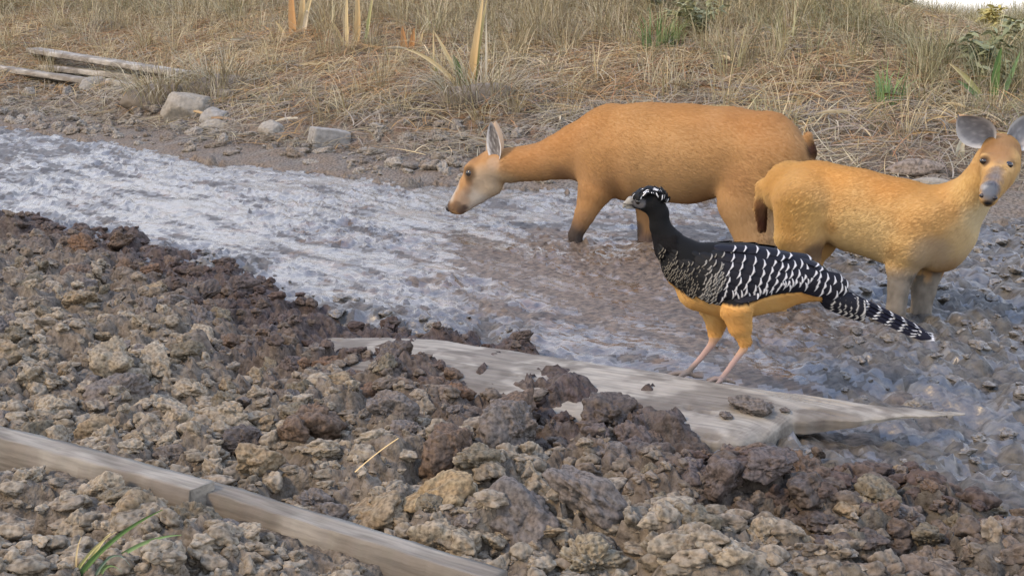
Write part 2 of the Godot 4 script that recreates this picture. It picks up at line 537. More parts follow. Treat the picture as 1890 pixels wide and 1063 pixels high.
func leaf_mesh(a: Vector3, b: Vector3, t: Vector3, w: float, col: Color, tipcol: Color, sd: int) -> ArrayMesh:
	var v := PackedVector3Array()
	var c := PackedColorArray()
	var idx := PackedInt32Array()
	var side := (t - a).cross(Vector3(0.25 * sin(sd * 2.1), 0.15, 1.0)).normalized()
	var seg := 14
	for i in seg + 1:
		var k := float(i) / seg
		var p := a.lerp(b, k).lerp(b.lerp(t, k), k)
		var tan := (b - a).lerp(t - b, k).normalized()
		var sv := (side - tan * side.dot(tan)).normalized()
		var up := sv.cross(tan)
		var ww := w * 0.5 * minf(1.0, 0.6 + 1.6 * k) * pow(maxf(0.0, 1.0 - pow(k, 2.2)), 0.7)
		ww = maxf(ww, 0.0006)
		for q in 5:
			var e := (q - 2) / 2.0
			v.append(p + sv * ww * e * (1.0 + 0.1 * nA.get_noise_2d(k * 9.0 + sd, e)) - up * ww * (0.45 * (1.0 - absf(e)) + 0.2 * nA.get_noise_2d(k * 4.0 + sd * 3.0, e * 2.0)))
			c.append(mixc(col, tipcol, k * k + 0.4 * nA.get_noise_2d(k * 6.0 + sd * 5.0, e * 3.0)) * (0.88 if q == 2 else 1.0 + 0.1 * nB.get_noise_2d(k * 2.0, e * 9.0 + sd)))
		if i:
			var s := (i - 1) * 5
			for q in 4: idx.append_array([s + q, s + q + 1, s + q + 5, s + q + 1, s + q + 6, s + q + 5])
	return tri_mesh(v, normals_of(v, idx), c, idx)

var tone := {"orange": Color(0.46, 0.265, 0.115), "amber": Color(0.44, 0.295, 0.135), "straw": Color(0.55, 0.43, 0.23), "pale": Color(0.58, 0.5, 0.36), "lime": Color(0.34, 0.34, 0.13), "green": Color(0.16, 0.24, 0.10), "deepgreen": Color(0.10, 0.17, 0.055), "bluegreen": Color(0.17, 0.24, 0.17), "rust": Color(0.42, 0.22, 0.09)}

func leafy(data: Array, called: String, label: String, category: String, m: Material, drop := 0.0) -> void:
	var base: Vector3 = data[0]
	base.y = ground_h(base.x, -base.z)
	var o := thing(called, base)
	tag(o, label, category)
	var k := 0
	for b in data[1]:
		k += 1
		var a: Vector3 = b[0]
		a.y = minf(a.y, 0.0) - 0.03
		var tip: Color = tone["straw"] if b[4] in ["lime", "amber"] else tone[b[4]]
		part("leaf", leaf_mesh(a, b[1], b[2], b[3], tone[b[4]], tip, k + called.length()), m, o)

func tangle(sd: int, n: int, rad: float, lo: float, hi: float, rise: float) -> ArrayMesh:   # dry stems lying over one another
	var r := RandomNumberGenerator.new()
	r.seed = sd
	var v := PackedVector3Array()
	var c := PackedColorArray()
	var idx := PackedInt32Array()
	for k in n:
		var p := Vector3(r.randf_range(-rad, rad), r.randf_range(0.004, rise * 0.6), r.randf_range(-rad, rad))
		var yaw := r.randf_range(0, TAU)
		var len := r.randf_range(lo, hi)
		var dir := Vector3(cos(yaw), 0.0, sin(yaw))
		var bend := Vector3(cos(yaw + 1.57), 0.0, sin(yaw + 1.57)) * r.randf_range(-0.3, 0.3) * len
		var t := p + dir * len + Vector3(0, r.randf_range(-0.01, rise), 0) + bend
		var b := p + dir * len * 0.5 + Vector3(0, r.randf_range(0.0, rise * 1.6), 0)
		var g := r.randf_range(0.6, 1.25)
		blade_into(v, c, idx, p, b, t, r.randf_range(0.003, 0.0085), Color(g, g * r.randf_range(0.9, 1.02), g * r.randf_range(0.75, 1.0)), Vector3(-dir.z, r.randf_range(-0.6, 0.6), dir.x), 4, 0.3)
	return tri_mesh(v, normals_of(v, idx), c, idx)

func tuft(sd: int, n: int, rad: float, lo: float, hi: float, lean: float, w: float) -> ArrayMesh:   # standing blades that arch outwards
	var r := RandomNumberGenerator.new()
	r.seed = sd
	var v := PackedVector3Array()
	var c := PackedColorArray()
	var idx := PackedInt32Array()
	for k in n:
		var yaw := r.randf_range(0, TAU)
		var q := sqrt(r.randf()) * rad
		var p := Vector3(cos(yaw) * q, -0.02, sin(yaw) * q)
		yaw += r.randf_range(-0.9, 0.9)
		var len := r.randf_range(lo, hi)
		var out := Vector3(cos(yaw), 0, sin(yaw))
		var lk := lean * r.randf_range(0.2, 1.3)
		var b := p + Vector3(0, len * 0.62, 0) + out * len * lk * 0.25
		var t := p + Vector3(0, len * (1.0 - 0.55 * lk), 0) + out * len * lk
		var g := r.randf_range(0.65, 1.2)
		blade_into(v, c, idx, p, b, t, w * r.randf_range(0.6, 1.3), Color(g, g * r.randf_range(0.93, 1.04), g * r.randf_range(0.8, 1.0)), Vector3(-out.z, r.randf_range(-0.3, 0.3), out.x), 6, 0.35)
	return tri_mesh(v, normals_of(v, idx), c, idx)

func scatter(called: String, mesh: Mesh, m: Material, rows: Array, cols: Array, label: String, category := "", parent: Node3D = self) -> void:
	var mm := MultiMesh.new()
	mm.transform_format = MultiMesh.TRANSFORM_3D
	mm.use_colors = cols.size() > 0
	mm.mesh = mesh
	mm.instance_count = rows.size()
	for i in rows.size():
		mm.set_instance_transform(i, rows[i])
		if cols.size(): mm.set_instance_color(i, cols[i])
	var o := MultiMeshInstance3D.new()
	o.name = numbered(called) if parent == self else called
	o.multimesh = mm
	o.material_override = m
	parent.add_child(o, true)
	tag(o, label, category, "", "stuff")

# ------------------------------------------------------------------ animals: one continuous skin from tapered limbs
var fd := PackedFloat32Array()
var td := PackedFloat32Array()
var fo := Vector3.ZERO
var fc := 0.01
var fn := Vector3i.ZERO

func skin(chains: Array, cell: float) -> Array:
	var lo := Vector3.ONE * 1e9
	var hi := Vector3.ONE * -1e9
	for ch in chains:
		for j in ch[2]:
			var e := Vector3(j[3], j[3], j[3] * ch[0])
			lo = lo.min(Vector3(j[0], j[1], j[2]) - e)
			hi = hi.max(Vector3(j[0], j[1], j[2]) + e)
	lo -= Vector3.ONE * 0.04
	hi += Vector3.ONE * 0.04
	var nx := int((hi.x - lo.x) / cell) + 2
	var ny := int((hi.y - lo.y) / cell) + 2
	var nz := int((hi.z - lo.z) / cell) + 2
	fd.resize(nx * ny * nz)
	fd.fill(1.0)
	td.resize(nx * ny * nz)
	fo = lo
	fc = cell
	fn = Vector3i(nx, ny, nz)
	for ch in chains:
		var flat: float = ch[0]
		var k: float = ch[1]
		var js: Array = ch[2]
		td.fill(1.0)
		var kk := minf(k * 0.3, 0.010)
		var mn := Vector3i(nx, ny, nz)
		var mx := Vector3i.ZERO
		for q in js.size() - 1:
			var ja: Array = js[q]
			var jb: Array = js[q + 1]
			var a := Vector3(ja[0], ja[1], ja[2])
			var b := Vector3(jb[0], jb[1], jb[2])
			var ra: float = ja[3]
			var rb: float = jb[3]
			var reach := k + cell * 2.0
			var bl := (a - Vector3(ra, ra, ra * flat)).min(b - Vector3(rb, rb, rb * flat)) - Vector3.ONE * reach
			var bh := (a + Vector3(ra, ra, ra * flat)).max(b + Vector3(rb, rb, rb * flat)) + Vector3.ONE * reach
			var ax := a.x
			var ay := a.y
			var abx := b.x - a.x
			var aby := b.y - a.y
			var abz := (b.z - a.z) / flat
			var inv := 1.0 / maxf(1e-9, abx * abx + aby * aby + abz * abz)
			var x0 := maxi(0, int((bl.x - lo.x) / cell))
			var x1 := mini(nx - 1, int((bh.x - lo.x) / cell) + 1)
			var y0 := maxi(0, int((bl.y - lo.y) / cell))
			var y1 := mini(ny - 1, int((bh.y - lo.y) / cell) + 1)
			var z0 := maxi(0, int((bl.z - lo.z) / cell))
			var z1 := mini(nz - 1, int((bh.z - lo.z) / cell) + 1)
			var ik := 1.0 / kk
			mn = mn.min(Vector3i(x0, y0, z0))
			mx = mx.max(Vector3i(x1, y1, z1))
			var dr := rb - ra
			for z in range(z0, z1 + 1):
				var pz := (lo.z + z * cell - a.z) / flat
				for y in range(y0, y1 + 1):
					var py := lo.y + y * cell - ay
					var row := (z * ny + y) * nx
					var base := py * aby + pz * abz
					for x in range(x0, x1 + 1):
						var px := lo.x + x * cell - ax
						var t := clampf((px * abx + base) * inv, 0.0, 1.0)
						var ex := px - abx * t
						var ey := py - aby * t
						var ez := pz - abz * t
						var d := sqrt(ex * ex + ey * ey + ez * ez) - ra - dr * t
						var o := td[row + x]
						var h := (kk - absf(d - o)) * ik
						if h > 0.0: td[row + x] = minf(d, o) - h * h * kk * 0.25
						elif d < o: td[row + x] = d
		for z in range(mn.z, mx.z + 1):
			for y in range(mn.y, mx.y + 1):
				var row := (z * ny + y) * nx
				for x in range(mn.x, mx.x + 1):
					var d := td[row + x]
					var o := fd[row + x]
					var h := (k - absf(d - o)) / k
					if h > 0.0: fd[row + x] = minf(d, o) - h * h * k * 0.25
					elif d < o: fd[row + x] = d
	# surface nets
	var v := PackedVector3Array()
	var idx := PackedInt32Array()
	var cellv := PackedInt32Array()
	cellv.resize(nx * ny * nz)
	cellv.fill(-1)
	var sxy := nx * ny
	var off := [0, 1, nx, nx + 1, sxy, sxy + 1, sxy + nx, sxy + nx + 1]
	var edges := [[0, 1], [2, 3], [4, 5], [6, 7], [0, 2], [1, 3], [4, 6], [5, 7], [0, 4], [1, 5], [2, 6], [3, 7]]
	for z in nz - 1:
		for y in ny - 1:
			var row := z * sxy + y * nx
			for x in nx - 1:
				var i := row + x
				var f := fd[i]
				if f > 0.08 or f < -0.08: continue
				var inside := 0
				for o in off:
					if fd[i + o] < 0.0: inside += 1
				if inside == 0 or inside == 8: continue
				var s := Vector3.ZERO
				var n := 0
				for e in edges:
					var f0 := fd[i + off[e[0]]]
					var f1 := fd[i + off[e[1]]]
					if (f0 < 0.0) != (f1 < 0.0):
						var t := f0 / (f0 - f1)
						var c0: int = e[0]
						var c1: int = e[1]
						s += Vector3(c0 & 1, (c0 >> 1) & 1, c0 >> 2).lerp(Vector3(c1 & 1, (c1 >> 1) & 1, c1 >> 2), t)
						n += 1
				cellv[i] = v.size()
				v.append(lo + (Vector3(x, y, z) + s / n) * cell)
	for z in range(1, nz - 1):
		for y in range(1, ny - 1):
			var row := z * sxy + y * nx
			for x in range(1, nx - 1):
				var i := row + x
				if cellv[i] < 0 : continue
				var in0 := fd[i] < 0.0
				for ax in 3:
					var st: int = [1, nx, sxy][ax]
					if in0 == (fd[i + st] < 0.0): continue
					var u: int = [nx, sxy, 1][ax]
					var w: int = [sxy, 1, nx][ax]
					var p0 := cellv[i]
					var p1 := cellv[i - u]
					var p2 := cellv[i - u - w]
					var p3 := cellv[i - w]
					if p0 < 0 or p1 < 0 or p2 < 0 or p3 < 0: continue
					if in0: idx.append_array([p0, p2, p1, p0, p3, p2])
					else: idx.append_array([p0, p1, p2, p0, p2, p3])
	var nor := normals_of(v, idx)
	return [v, nor, idx]

func field(p: Vector3) -> float:
	var q := (p - fo) / fc
	var i := Vector3i(q)
	if i.x < 0 or i.y < 0 or i.z < 0 or i.x >= fn.x - 1 or i.y >= fn.y - 1 or i.z >= fn.z - 1: return 1.0
	var f := q - Vector3(i)
	var o := (i.z * fn.y + i.y) * fn.x + i.x
	var s := fn.x * fn.y
	return lerpf(lerpf(lerpf(fd[o], fd[o + 1], f.x), lerpf(fd[o + fn.x], fd[o + fn.x + 1], f.x), f.y), lerpf(lerpf(fd[o + s], fd[o + s + 1], f.x), lerpf(fd[o + s + fn.x], fd[o + s + fn.x + 1], f.x), f.y), f.z)

func slope(p: Vector3) -> Vector3:
	var e := fc
	return Vector3(field(p + Vector3(e, 0, 0)) - field(p - Vector3(e, 0, 0)), field(p + Vector3(0, e, 0)) - field(p - Vector3(0, e, 0)), field(p + Vector3(0, 0, e)) - field(p - Vector3(0, 0, e))).normalized()

func touch(x: float, y: float, side: float) -> Vector3:   # the skin at that place seen from the side, or z = 0
	var p := Vector3(x, y, 0.12)
	p.z = 0.12 * side
	for q in 80:
		if field(p) < 0.0: return p
		p.z -= 0.0015 * side
	return Vector3(x, y, 0.0)

func onto(p: Vector3, dir: Vector3) -> Vector3:   # the first skin met from p along dir
	for q in 400:
		if field(p) < 0.0: return p
		p += dir * 0.001
	return p

func coat(p: Vector3, base: Color, blobs: Array) -> Color:
	var c := base
	for b in blobs:
		var dx: float = p.x - b[0]
		var dy: float = p.y - b[1]
		var dz: float = (p.z - b[2]) * 0.8
		var q: float = (dx * dx + dy * dy + dz * dz) / (b[3] * b[3])
		if q < 2.2: c = c.lerp(b[4], b[5] * (1.0 - smoothstep(0.25, 2.2, q)))
	return c

func fur(parent: Node3D, s: Array, cols: PackedColorArray, count: int, len: float, wide: float, flow: Callable, m: Material, lift: float, below := -9.0, bare := []) -> void:
	var v: PackedVector3Array = s[0]
	var n: PackedVector3Array = s[1]
	var idx: PackedInt32Array = s[2]
	var cum := PackedFloat32Array()
	var sum := 0.0
	for t in range(0, idx.size(), 3):
		sum += (v[idx[t + 1]] - v[idx[t]]).cross(v[idx[t + 2]] - v[idx[t]]).length()
		cum.append(sum)
	var hv := PackedVector3Array()
	var hc := PackedColorArray()
	var hi := PackedInt32Array()
	blade_into(hv, hc, hi, Vector3(0, -0.1, 0), Vector3(0, 0.5, 0.10), Vector3(0, 1, 0.0), 1.0, Color.WHITE, Vector3(1, 0, 0), 3, 0.25)
	hi.reverse()
	var hn := PackedVector3Array()
	for q in hv.size(): hn.append(Vector3(0, 0, 1))
	var mesh := tri_mesh(hv, hn, hc, hi)
	var rows := []
	var tints := []
	for k in count:
		var t := cum.bsearch(rng.randf() * sum)
		t = mini(t, cum.size() - 1) * 3
		var a := rng.randf()
		var b := rng.randf()
		if a + b > 1.0:
			a = 1.0 - a
			b = 1.0 - b
		var i0 := idx[t]
		var i1 := idx[t + 1]
		var i2 := idx[t + 2]
		var p := v[i0] + (v[i1] - v[i0]) * a + (v[i2] - v[i0]) * b
		if p.y < below: continue
		var skip := false
		for q in bare:
			if p.distance_squared_to(Vector3(q[0], q[1], p.z if q[3] < 0.0 else q[2])) < q[3] * q[3]: skip = true
		if skip: continue
		var nn := (n[i0] * (1.0 - a - b) + n[i1] * a + n[i2] * b).normalized()
		var c := cols[i0].lerp(cols[i1], a).lerp(cols[i2], b * 0.5)
		var fl: Array = flow.call(p)
		if fl[1] < 0.01: continue
		var dir: Vector3 = fl[0] + Vector3(rng.randfn(0, 0.10), rng.randfn(0, 0.10), rng.randfn(0, 0.10))
		dir = (dir - nn * dir.dot(nn)).normalized()
		dir = (dir + nn * lift * rng.randf_range(0.5, 1.5)).normalized()
		var side := dir.cross(nn).normalized()
		var up := side.cross(dir)
		var l: float = len * fl[1] * rng.randf_range(0.6, 1.3)
		rows.append(Transform3D(Basis(side * wide, dir * l, up * l), p - nn * 0.001))
		var g := rng.randf_range(0.96, 1.05)
		tints.append(Color(c.r * g, c.g * g, c.b * g * rng.randf_range(0.9, 1.1)))
	scatter("fur", mesh, m, rows, tints, "", "", parent)

func animal_skin(o: Node3D, called: String, s: Array, base: Callable, m: Material) -> PackedColorArray:
	var cols := PackedColorArray()
	for p in s[0]: cols.append(base.call(p))
	part(called, tri_mesh(s[0], s[1], cols, s[2]), m, o)
	return cols

func ear_mesh(len: float, w: float, cup: float, inner: Color, rim: Color, back: Color, sd: float) -> ArrayMesh:   # base at 0, tip along y, opening towards +z
	var v := PackedVector3Array()
	var c := PackedColorArray()
	var idx := PackedInt32Array()
	var nu := 22
	var nv := 15
	for side in 2:
		var at := v.size()
		for i in nu + 1:
			var u := float(i) / nu
			var ww := w * 0.5 * pow(sin(PI * pow(clampf(u * 0.93 + 0.06, 0, 1), 0.85)), 0.75)
			for j in nv:
				var e := (j - (nv - 1) * 0.5) / ((nv - 1) * 0.5)
				var z := -cup * (1.0 - e * e) * (1.0 - 0.55 * u) + (0.0 if side == 0 else -0.004 * (1.0 - e * e * e * e))
				z += 0.12 * len * (u - 0.3) * (u - 0.3)
				v.append(Vector3(ww * e, len * u, z))
				if side == 1: c.append(back)
				else:
					var k := smoothstep(0.66, 0.9, absf(e) + 0.12 * nA.get_noise_2d(u * 6.0 + sd, e * 5.0)) 
					k = maxf(k, smoothstep(0.86, 1.0, u))
					var st := 0.5 + 0.9 * nB.get_noise_2d(u * 1.5 + sd, e * 9.0)
					var hair := smoothstep(0.1, 0.45, nA.get_noise_2d(u * 3.0 + sd, e * 2.5 + u * 2.0))
					c.append(mixc(mixc(inner, rim, 0.22 * st + 0.35 * hair), rim, k))
		for i in nu:
			for j in nv - 1:
				var a := at + i * nv + j
				if side == 0: idx.append_array([a, a + nv, a + 1, a + 1, a + nv, a + nv + 1])
				else: idx.append_array([a, a + 1, a + nv, a + 1, a + nv + 1, a + nv])
	return tri_mesh(v, normals_of(v, idx), c, idx)

func put_ear(o: Node3D, mesh: Mesh, m: Material, a: Vector3, t: Vector3, face: Vector3) -> MeshInstance3D:
	var y := (t - a).normalized()
	var z := (face - y * face.dot(y)).normalized()
	var e := part("ear", mesh, m, o)
	e.transform = Transform3D(Basis(y.cross(z), y, z), a)
	return e

func ball(r: Vector3, col := Color.WHITE) -> ArrayMesh:
	var s := icosphere(3)
	var v := PackedVector3Array()
	var c := PackedColorArray()
	for p in s[0]:
		v.append(p * r)
		c.append(col)
	return tri_mesh(v, normals_of(v, s[1]), c, s[1])

func build_doe(fm: Material, skm: Material, em: Material) -> void:
	var o := thing("deer", Vector3(0.4015, 0, -4.95), -25)
	tag(o, "reddish brown deer bending down to drink from the mud, head low and one ear up", "deer")
	var blobs: Array = [[0.2647, 0.5723, -6.939e-17, 0.1472, Color(0.4, 0.2, 0.068), 0.7], [0.5842, 0.562, -1.388e-16, 0.1228, Color(0.39, 0.19, 0.068), 0.7], [-0.003075, 0.5319, 1.451e-16, 0.1078, Color(0.42, 0.21, 0.068), 0.6], [-0.1884, 0.4383, 4.857e-16, 0.1099, Color(0.42, 0.205, 0.068), 0.6], [-0.3566, 0.3533, 6.106e-16, 0.08945, Color(0.4, 0.2, 0.075), 0.5], [0.2601, 0.3409, 0.1, 0.1461, Color(0.5, 0.31, 0.14), 0.6], [0.4743, 0.3315, 0.1, 0.123, Color(0.47, 0.28, 0.12), 0.6], [0.125, 0.4601, 0.1, 0.09451, Color(0.47, 0.27, 0.11), 0.5], [-0.008006, 0.3696, 0.1, 0.07679, Color(0.47, 0.26, 0.1), 0.5], [0.1656, 0.1404, -1.249e-16, 0.1081, Color(0.36, 0.2, 0.09), 0.6], [0.3879, 0.1556, 1.388e-16, 0.1061, Color(0.36, 0.2, 0.09), 0.6], [0.6086, 0.1129, 0.1, 0.1228, Color(0.4, 0.26, 0.13), 0.7], [0.7021, 0.3036, 0.1, 0.0905, Color(0.46, 0.27, 0.11), 0.5], [0.5438, 0.2969, 0.12, 0.05285, Color(0.33, 0.18, 0.08), 0.5], [-0.1262, 0.008293, 0.07, 0.04843, Color(0.045, 0.04, 0.04), 1], [-0.1178, 0.04407, 0.08, 0.04385, Color(0.075, 0.06, 0.05), 0.85], [-0.08618, 0.09231, 0.09, 0.03921, Color(0.22, 0.13, 0.07), 0.6], [0.1276, -0.02912, -0.07, 0.05755, Color(0.13, 0.1, 0.09), 0.9], [0.09775, 0.04723, -0.07, 0.03096, Color(0.09, 0.07, 0.06), 0.8], [-0.5363, 0.1687, -4.441e-16, 0.07775, Color(0.5, 0.44, 0.36), 0.8], [-0.6031, 0.1181, 4.996e-16, 0.06451, Color(0.5, 0.45, 0.38), 0.85], [-0.4806, 0.2042, 2.498e-16, 0.0682, Color(0.48, 0.36, 0.22), 0.7], [-0.5397, 0.2152, 0.06, 0.05875, Color(0.48, 0.37, 0.25), 0.7], [-0.4305, 0.2026, 0, 0.05887, Color(0.44, 0.29, 0.15), 0.6], [-0.5016, 0.2908, 0.05, 0.02699, Color(0.52, 0.42, 0.32), 0.4], [-0.6958, 0.1821, -5.551e-17, 0.03009, Color(0.5, 0.44, 0.36), 0.8], [-0.7172, 0.134, 3.331e-16, 0.02787, Color(0.52, 0.47, 0.4), 0.9], [-0.6627, 0.1277, 0.03, 0.03223, Color(0.38, 0.26, 0.17), 0.8], [-0.6157, 0.2088, 0.045, 0.01824, Color(0.17, 0.1, 0.055), 0.7], [-0.6313, 0.1727, 0.04, 0.0183, Color(0.3, 0.18, 0.1), 0.6], [-0.5967, 0.3076, -1.11e-16, 0.04111, Color(0.27, 0.14, 0.06), 0.7], [-0.6586, 0.2676, 3.886e-16, 0.02299, Color(0.3, 0.16, 0.07), 0.6], [-0.6736, 0.07423, 0.02, 0.0185, Color(0.1, 0.065, 0.05), 0.9], [-0.6527, 0.09114, 0.03, 0.01382, Color(0.08, 0.05, 0.04), 0.9], [-0.7335, 0.08831, 6.661e-16, 0.02796, Color(0.06, 0.048, 0.043), 0.9], [-0.6889, 0.09567, 0.03, 0.0231, Color(0.16, 0.105, 0.075), 0.7], [-0.6128, 0.2439, 0.05, 0.02956, Color(0.06, 0.04, 0.025), 0.85], [0.04002, 0.2329, 0.1, 0.04275, Color(0.26, 0.13, 0.055), 0.45], [-0.1894, 0.2566, 0.05, 0.04832, Color(0.25, 0.135, 0.07), 0.6], [-0.02803, 0.1962, 0.1, 0.05599, Color(0.46, 0.25, 0.1), 0.5], [-0.1253, 0.2124, 0.02, 0.03081, Color(0.5, 0.36, 0.2), 0.6], [0.7917, 0.4082, 5.551e-17, 0.03238, Color(0.06, 0.03, 0.02), 1], [0.7824, 0.357, -2.776e-16, 0.0203, Color(0.08, 0.04, 0.025), 0.9], [0.7622, 0.4331, 6.106e-16, 0.02837, Color(0.33, 0.2, 0.09), 0.5]]
	var s := skin([[0.8, 0.06, [[-0.0002628, 0.3856, -8.121e-17, 0.1518], [0.1372, 0.3641, 5.898e-16, 0.1953], [0.315, 0.3664, -1.943e-16, 0.1923], [0.4762, 0.3869, 8.049e-16, 0.1666], [0.6225, 0.4042, 1.11e-16, 0.1356], [0.6961, 0.373, -2.22e-16, 0.09812]]], [0.85, 0.05, [[-0.0002628, 0.3856, -8.121e-17, 0.1518], [-0.1353, 0.3573, -2.776e-16, 0.1142], [-0.3075, 0.3043, -1.527e-16, 0.0759], [-0.4554, 0.2808, -2.22e-16, 0.0701], [-0.5309, 0.2722, 4.441e-16, 0.06372]]], [0.8, 0.05, [[-0.04536, 0.3136, -2.81e-16, 0.1092], [0.04853, 0.2532, -6.592e-17, 0.07823]]], [0.75, 0.04, [[0.004642, 0.3445, 0.06, 0.1074], [-0.03809, 0.2183, 0.075, 0.07138], [-0.08307, 0.1123, 0.075, 0.04145], [-0.1243, 0.02269, 0.075, 0.02857], [-0.1138, -0.05708, 0.075, 0.02644], [-0.08942, -0.2814, 0.075, 0.02221]]], [0.75, 0.04, [[0.04738, 0.2892, -0.065, 0.09657], [0.1246, 0.1783, -0.07, 0.05923], [0.1245, 0.0939, -0.07, 0.03523], [0.1251, -0.02256, -0.07, 0.03098], [0.129, -0.08546, -0.07, 0.02662], [0.1407, -0.2668, -0.07, 0.02234]]], [0.7, 0.05, [[0.6381, 0.3556, 0.055, 0.1384], [0.5776, 0.2003, 0.075, 0.1109], [0.6159, 0.0685, 0.08, 0.07818], [0.6268, -0.03562, 0.08, 0.04131], [0.6062, -0.1865, 0.08, 0.02709]]], [0.7, 0.05, [[0.6445, 0.3442, -0.05, 0.1287], [0.6367, 0.1616, -0.075, 0.09261], [0.6305, 0.04259, -0.08, 0.06782], [0.6781, -0.06144, -0.08, 0.03818], [0.6588, -0.1942, -0.08, 0.02565]]], [1.1, 0.015, [[0.777, 0.458, -5.551e-16, 0.01415], [0.7963, 0.3983, 4.441e-16, 0.01619], [0.7915, 0.3371, 0, 0.01218]]], [0.9, 0.022, [[-0.5359, 0.2673, -8.327e-17, 0.07059], [-0.5921, 0.2367, -8.327e-17, 0.06871], [-0.6361, 0.1833, 0, 0.05298], [-0.6807, 0.1247, 2.776e-16, 0.04055], [-0.7151, 0.08955, -4.996e-16, 0.03258]]], [0.75, 0.02, [[-0.5514, 0.2023, 3.886e-16, 0.06402], [-0.6029, 0.1529, 1.943e-16, 0.04371], [-0.6601, 0.105, -1.665e-16, 0.03126], [-0.6864, 0.07976, 4.441e-16, 0.02323]]], [1, 0.012, [[-0.6321, 0.259, 0.032, 0.01826], [-0.6116, 0.267, 0.032, 0.01823]]], [1, 0.012, [[-0.6647, 0.2497, -0.032, 0.01852], [-0.644, 0.2578, -0.032, 0.01848]]]], 0.0075)
	var water: float = 0.01653
	var base := func(p: Vector3) -> Color:
		var k := 0.55 * nA.get_noise_3d(p.x * 5.0, p.y * 5.0, p.z * 5.0)
		var c := mixc(Color(0.46, 0.262, 0.115), Color(0.41, 0.23, 0.10), 0.5 + k)
		return coat(p, c, blobs) * 0.84 * (1.0 + 0.10 * nB.get_noise_3d(p.x * 1.5, p.y * 3.0, p.z * 2.0))
	var cols := animal_skin(o, "body", s, base, skm)
	var flow := func(p: Vector3) -> Array:
		var leg := smoothstep(0.28, 0.12, p.y)
		var head := smoothstep(-0.42, -0.52, p.x)
		var f := Vector3(1, -0.45, 0).lerp(Vector3(0.15, -1, 0), leg).lerp(Vector3(0.75, 0.55, 0), head)
		return [f, lerpf(0.9 + 0.4 * smoothstep(0.35, 0.2, p.y) * (1.0 - leg), 0.5, maxf(leg * 0.6, head))]
	fur(o, s, cols, 150000, 0.014, 0.0008, flow, fm, 0.11, -0.02, [[-0.6408, 0.2363, 0.05, -0.018], [-0.7415, 0.0807, 0, -0.022]])
	fur(o, s, cols, 6000, 0.015, 0.0007, flow, fm, 0.3, -0.02, [[-0.6408, 0.2363, 0.05, -0.018], [-0.7415, 0.0807, 0, -0.022]])
	var ear := ear_mesh(0.178, 0.078, 0.016, Color(0.10, 0.088, 0.08), Color(0.66, 0.64, 0.61), Color(0.36, 0.26, 0.17), 3.0)
	put_ear(o, ear, skm, Vector3(-0.5015, 0.2948, 0.045), Vector3(-0.4914, 0.4642, 0.085), Vector3(-0.25, 0, 1))
	put_ear(o, ear, skm, Vector3(-0.545, 0.2824, -0.045), Vector3(-0.5612, 0.4337, -0.085), Vector3(-0.25, 0, -1))
	for e in [Vector3(-0.6154, 0.2448, 0.12), Vector3(-0.6154, 0.2448, -0.12)]:
		var sg := signf(e.z)
		var q := part("eye", ball(Vector3(0.0165, 0.0135, 0.009)), em, o)
		q.position = onto(e, Vector3(0, 0, -sg)) - Vector3(0, 0, 0.0035 * sg)
	var nose := part("nose", ball(Vector3(0.015, 0.018, 0.02), Color(0.03, 0.026, 0.026)), mat(0.35), o)
	nose.position = Vector3(-0.7415, 0.08306, 1.665e-16)

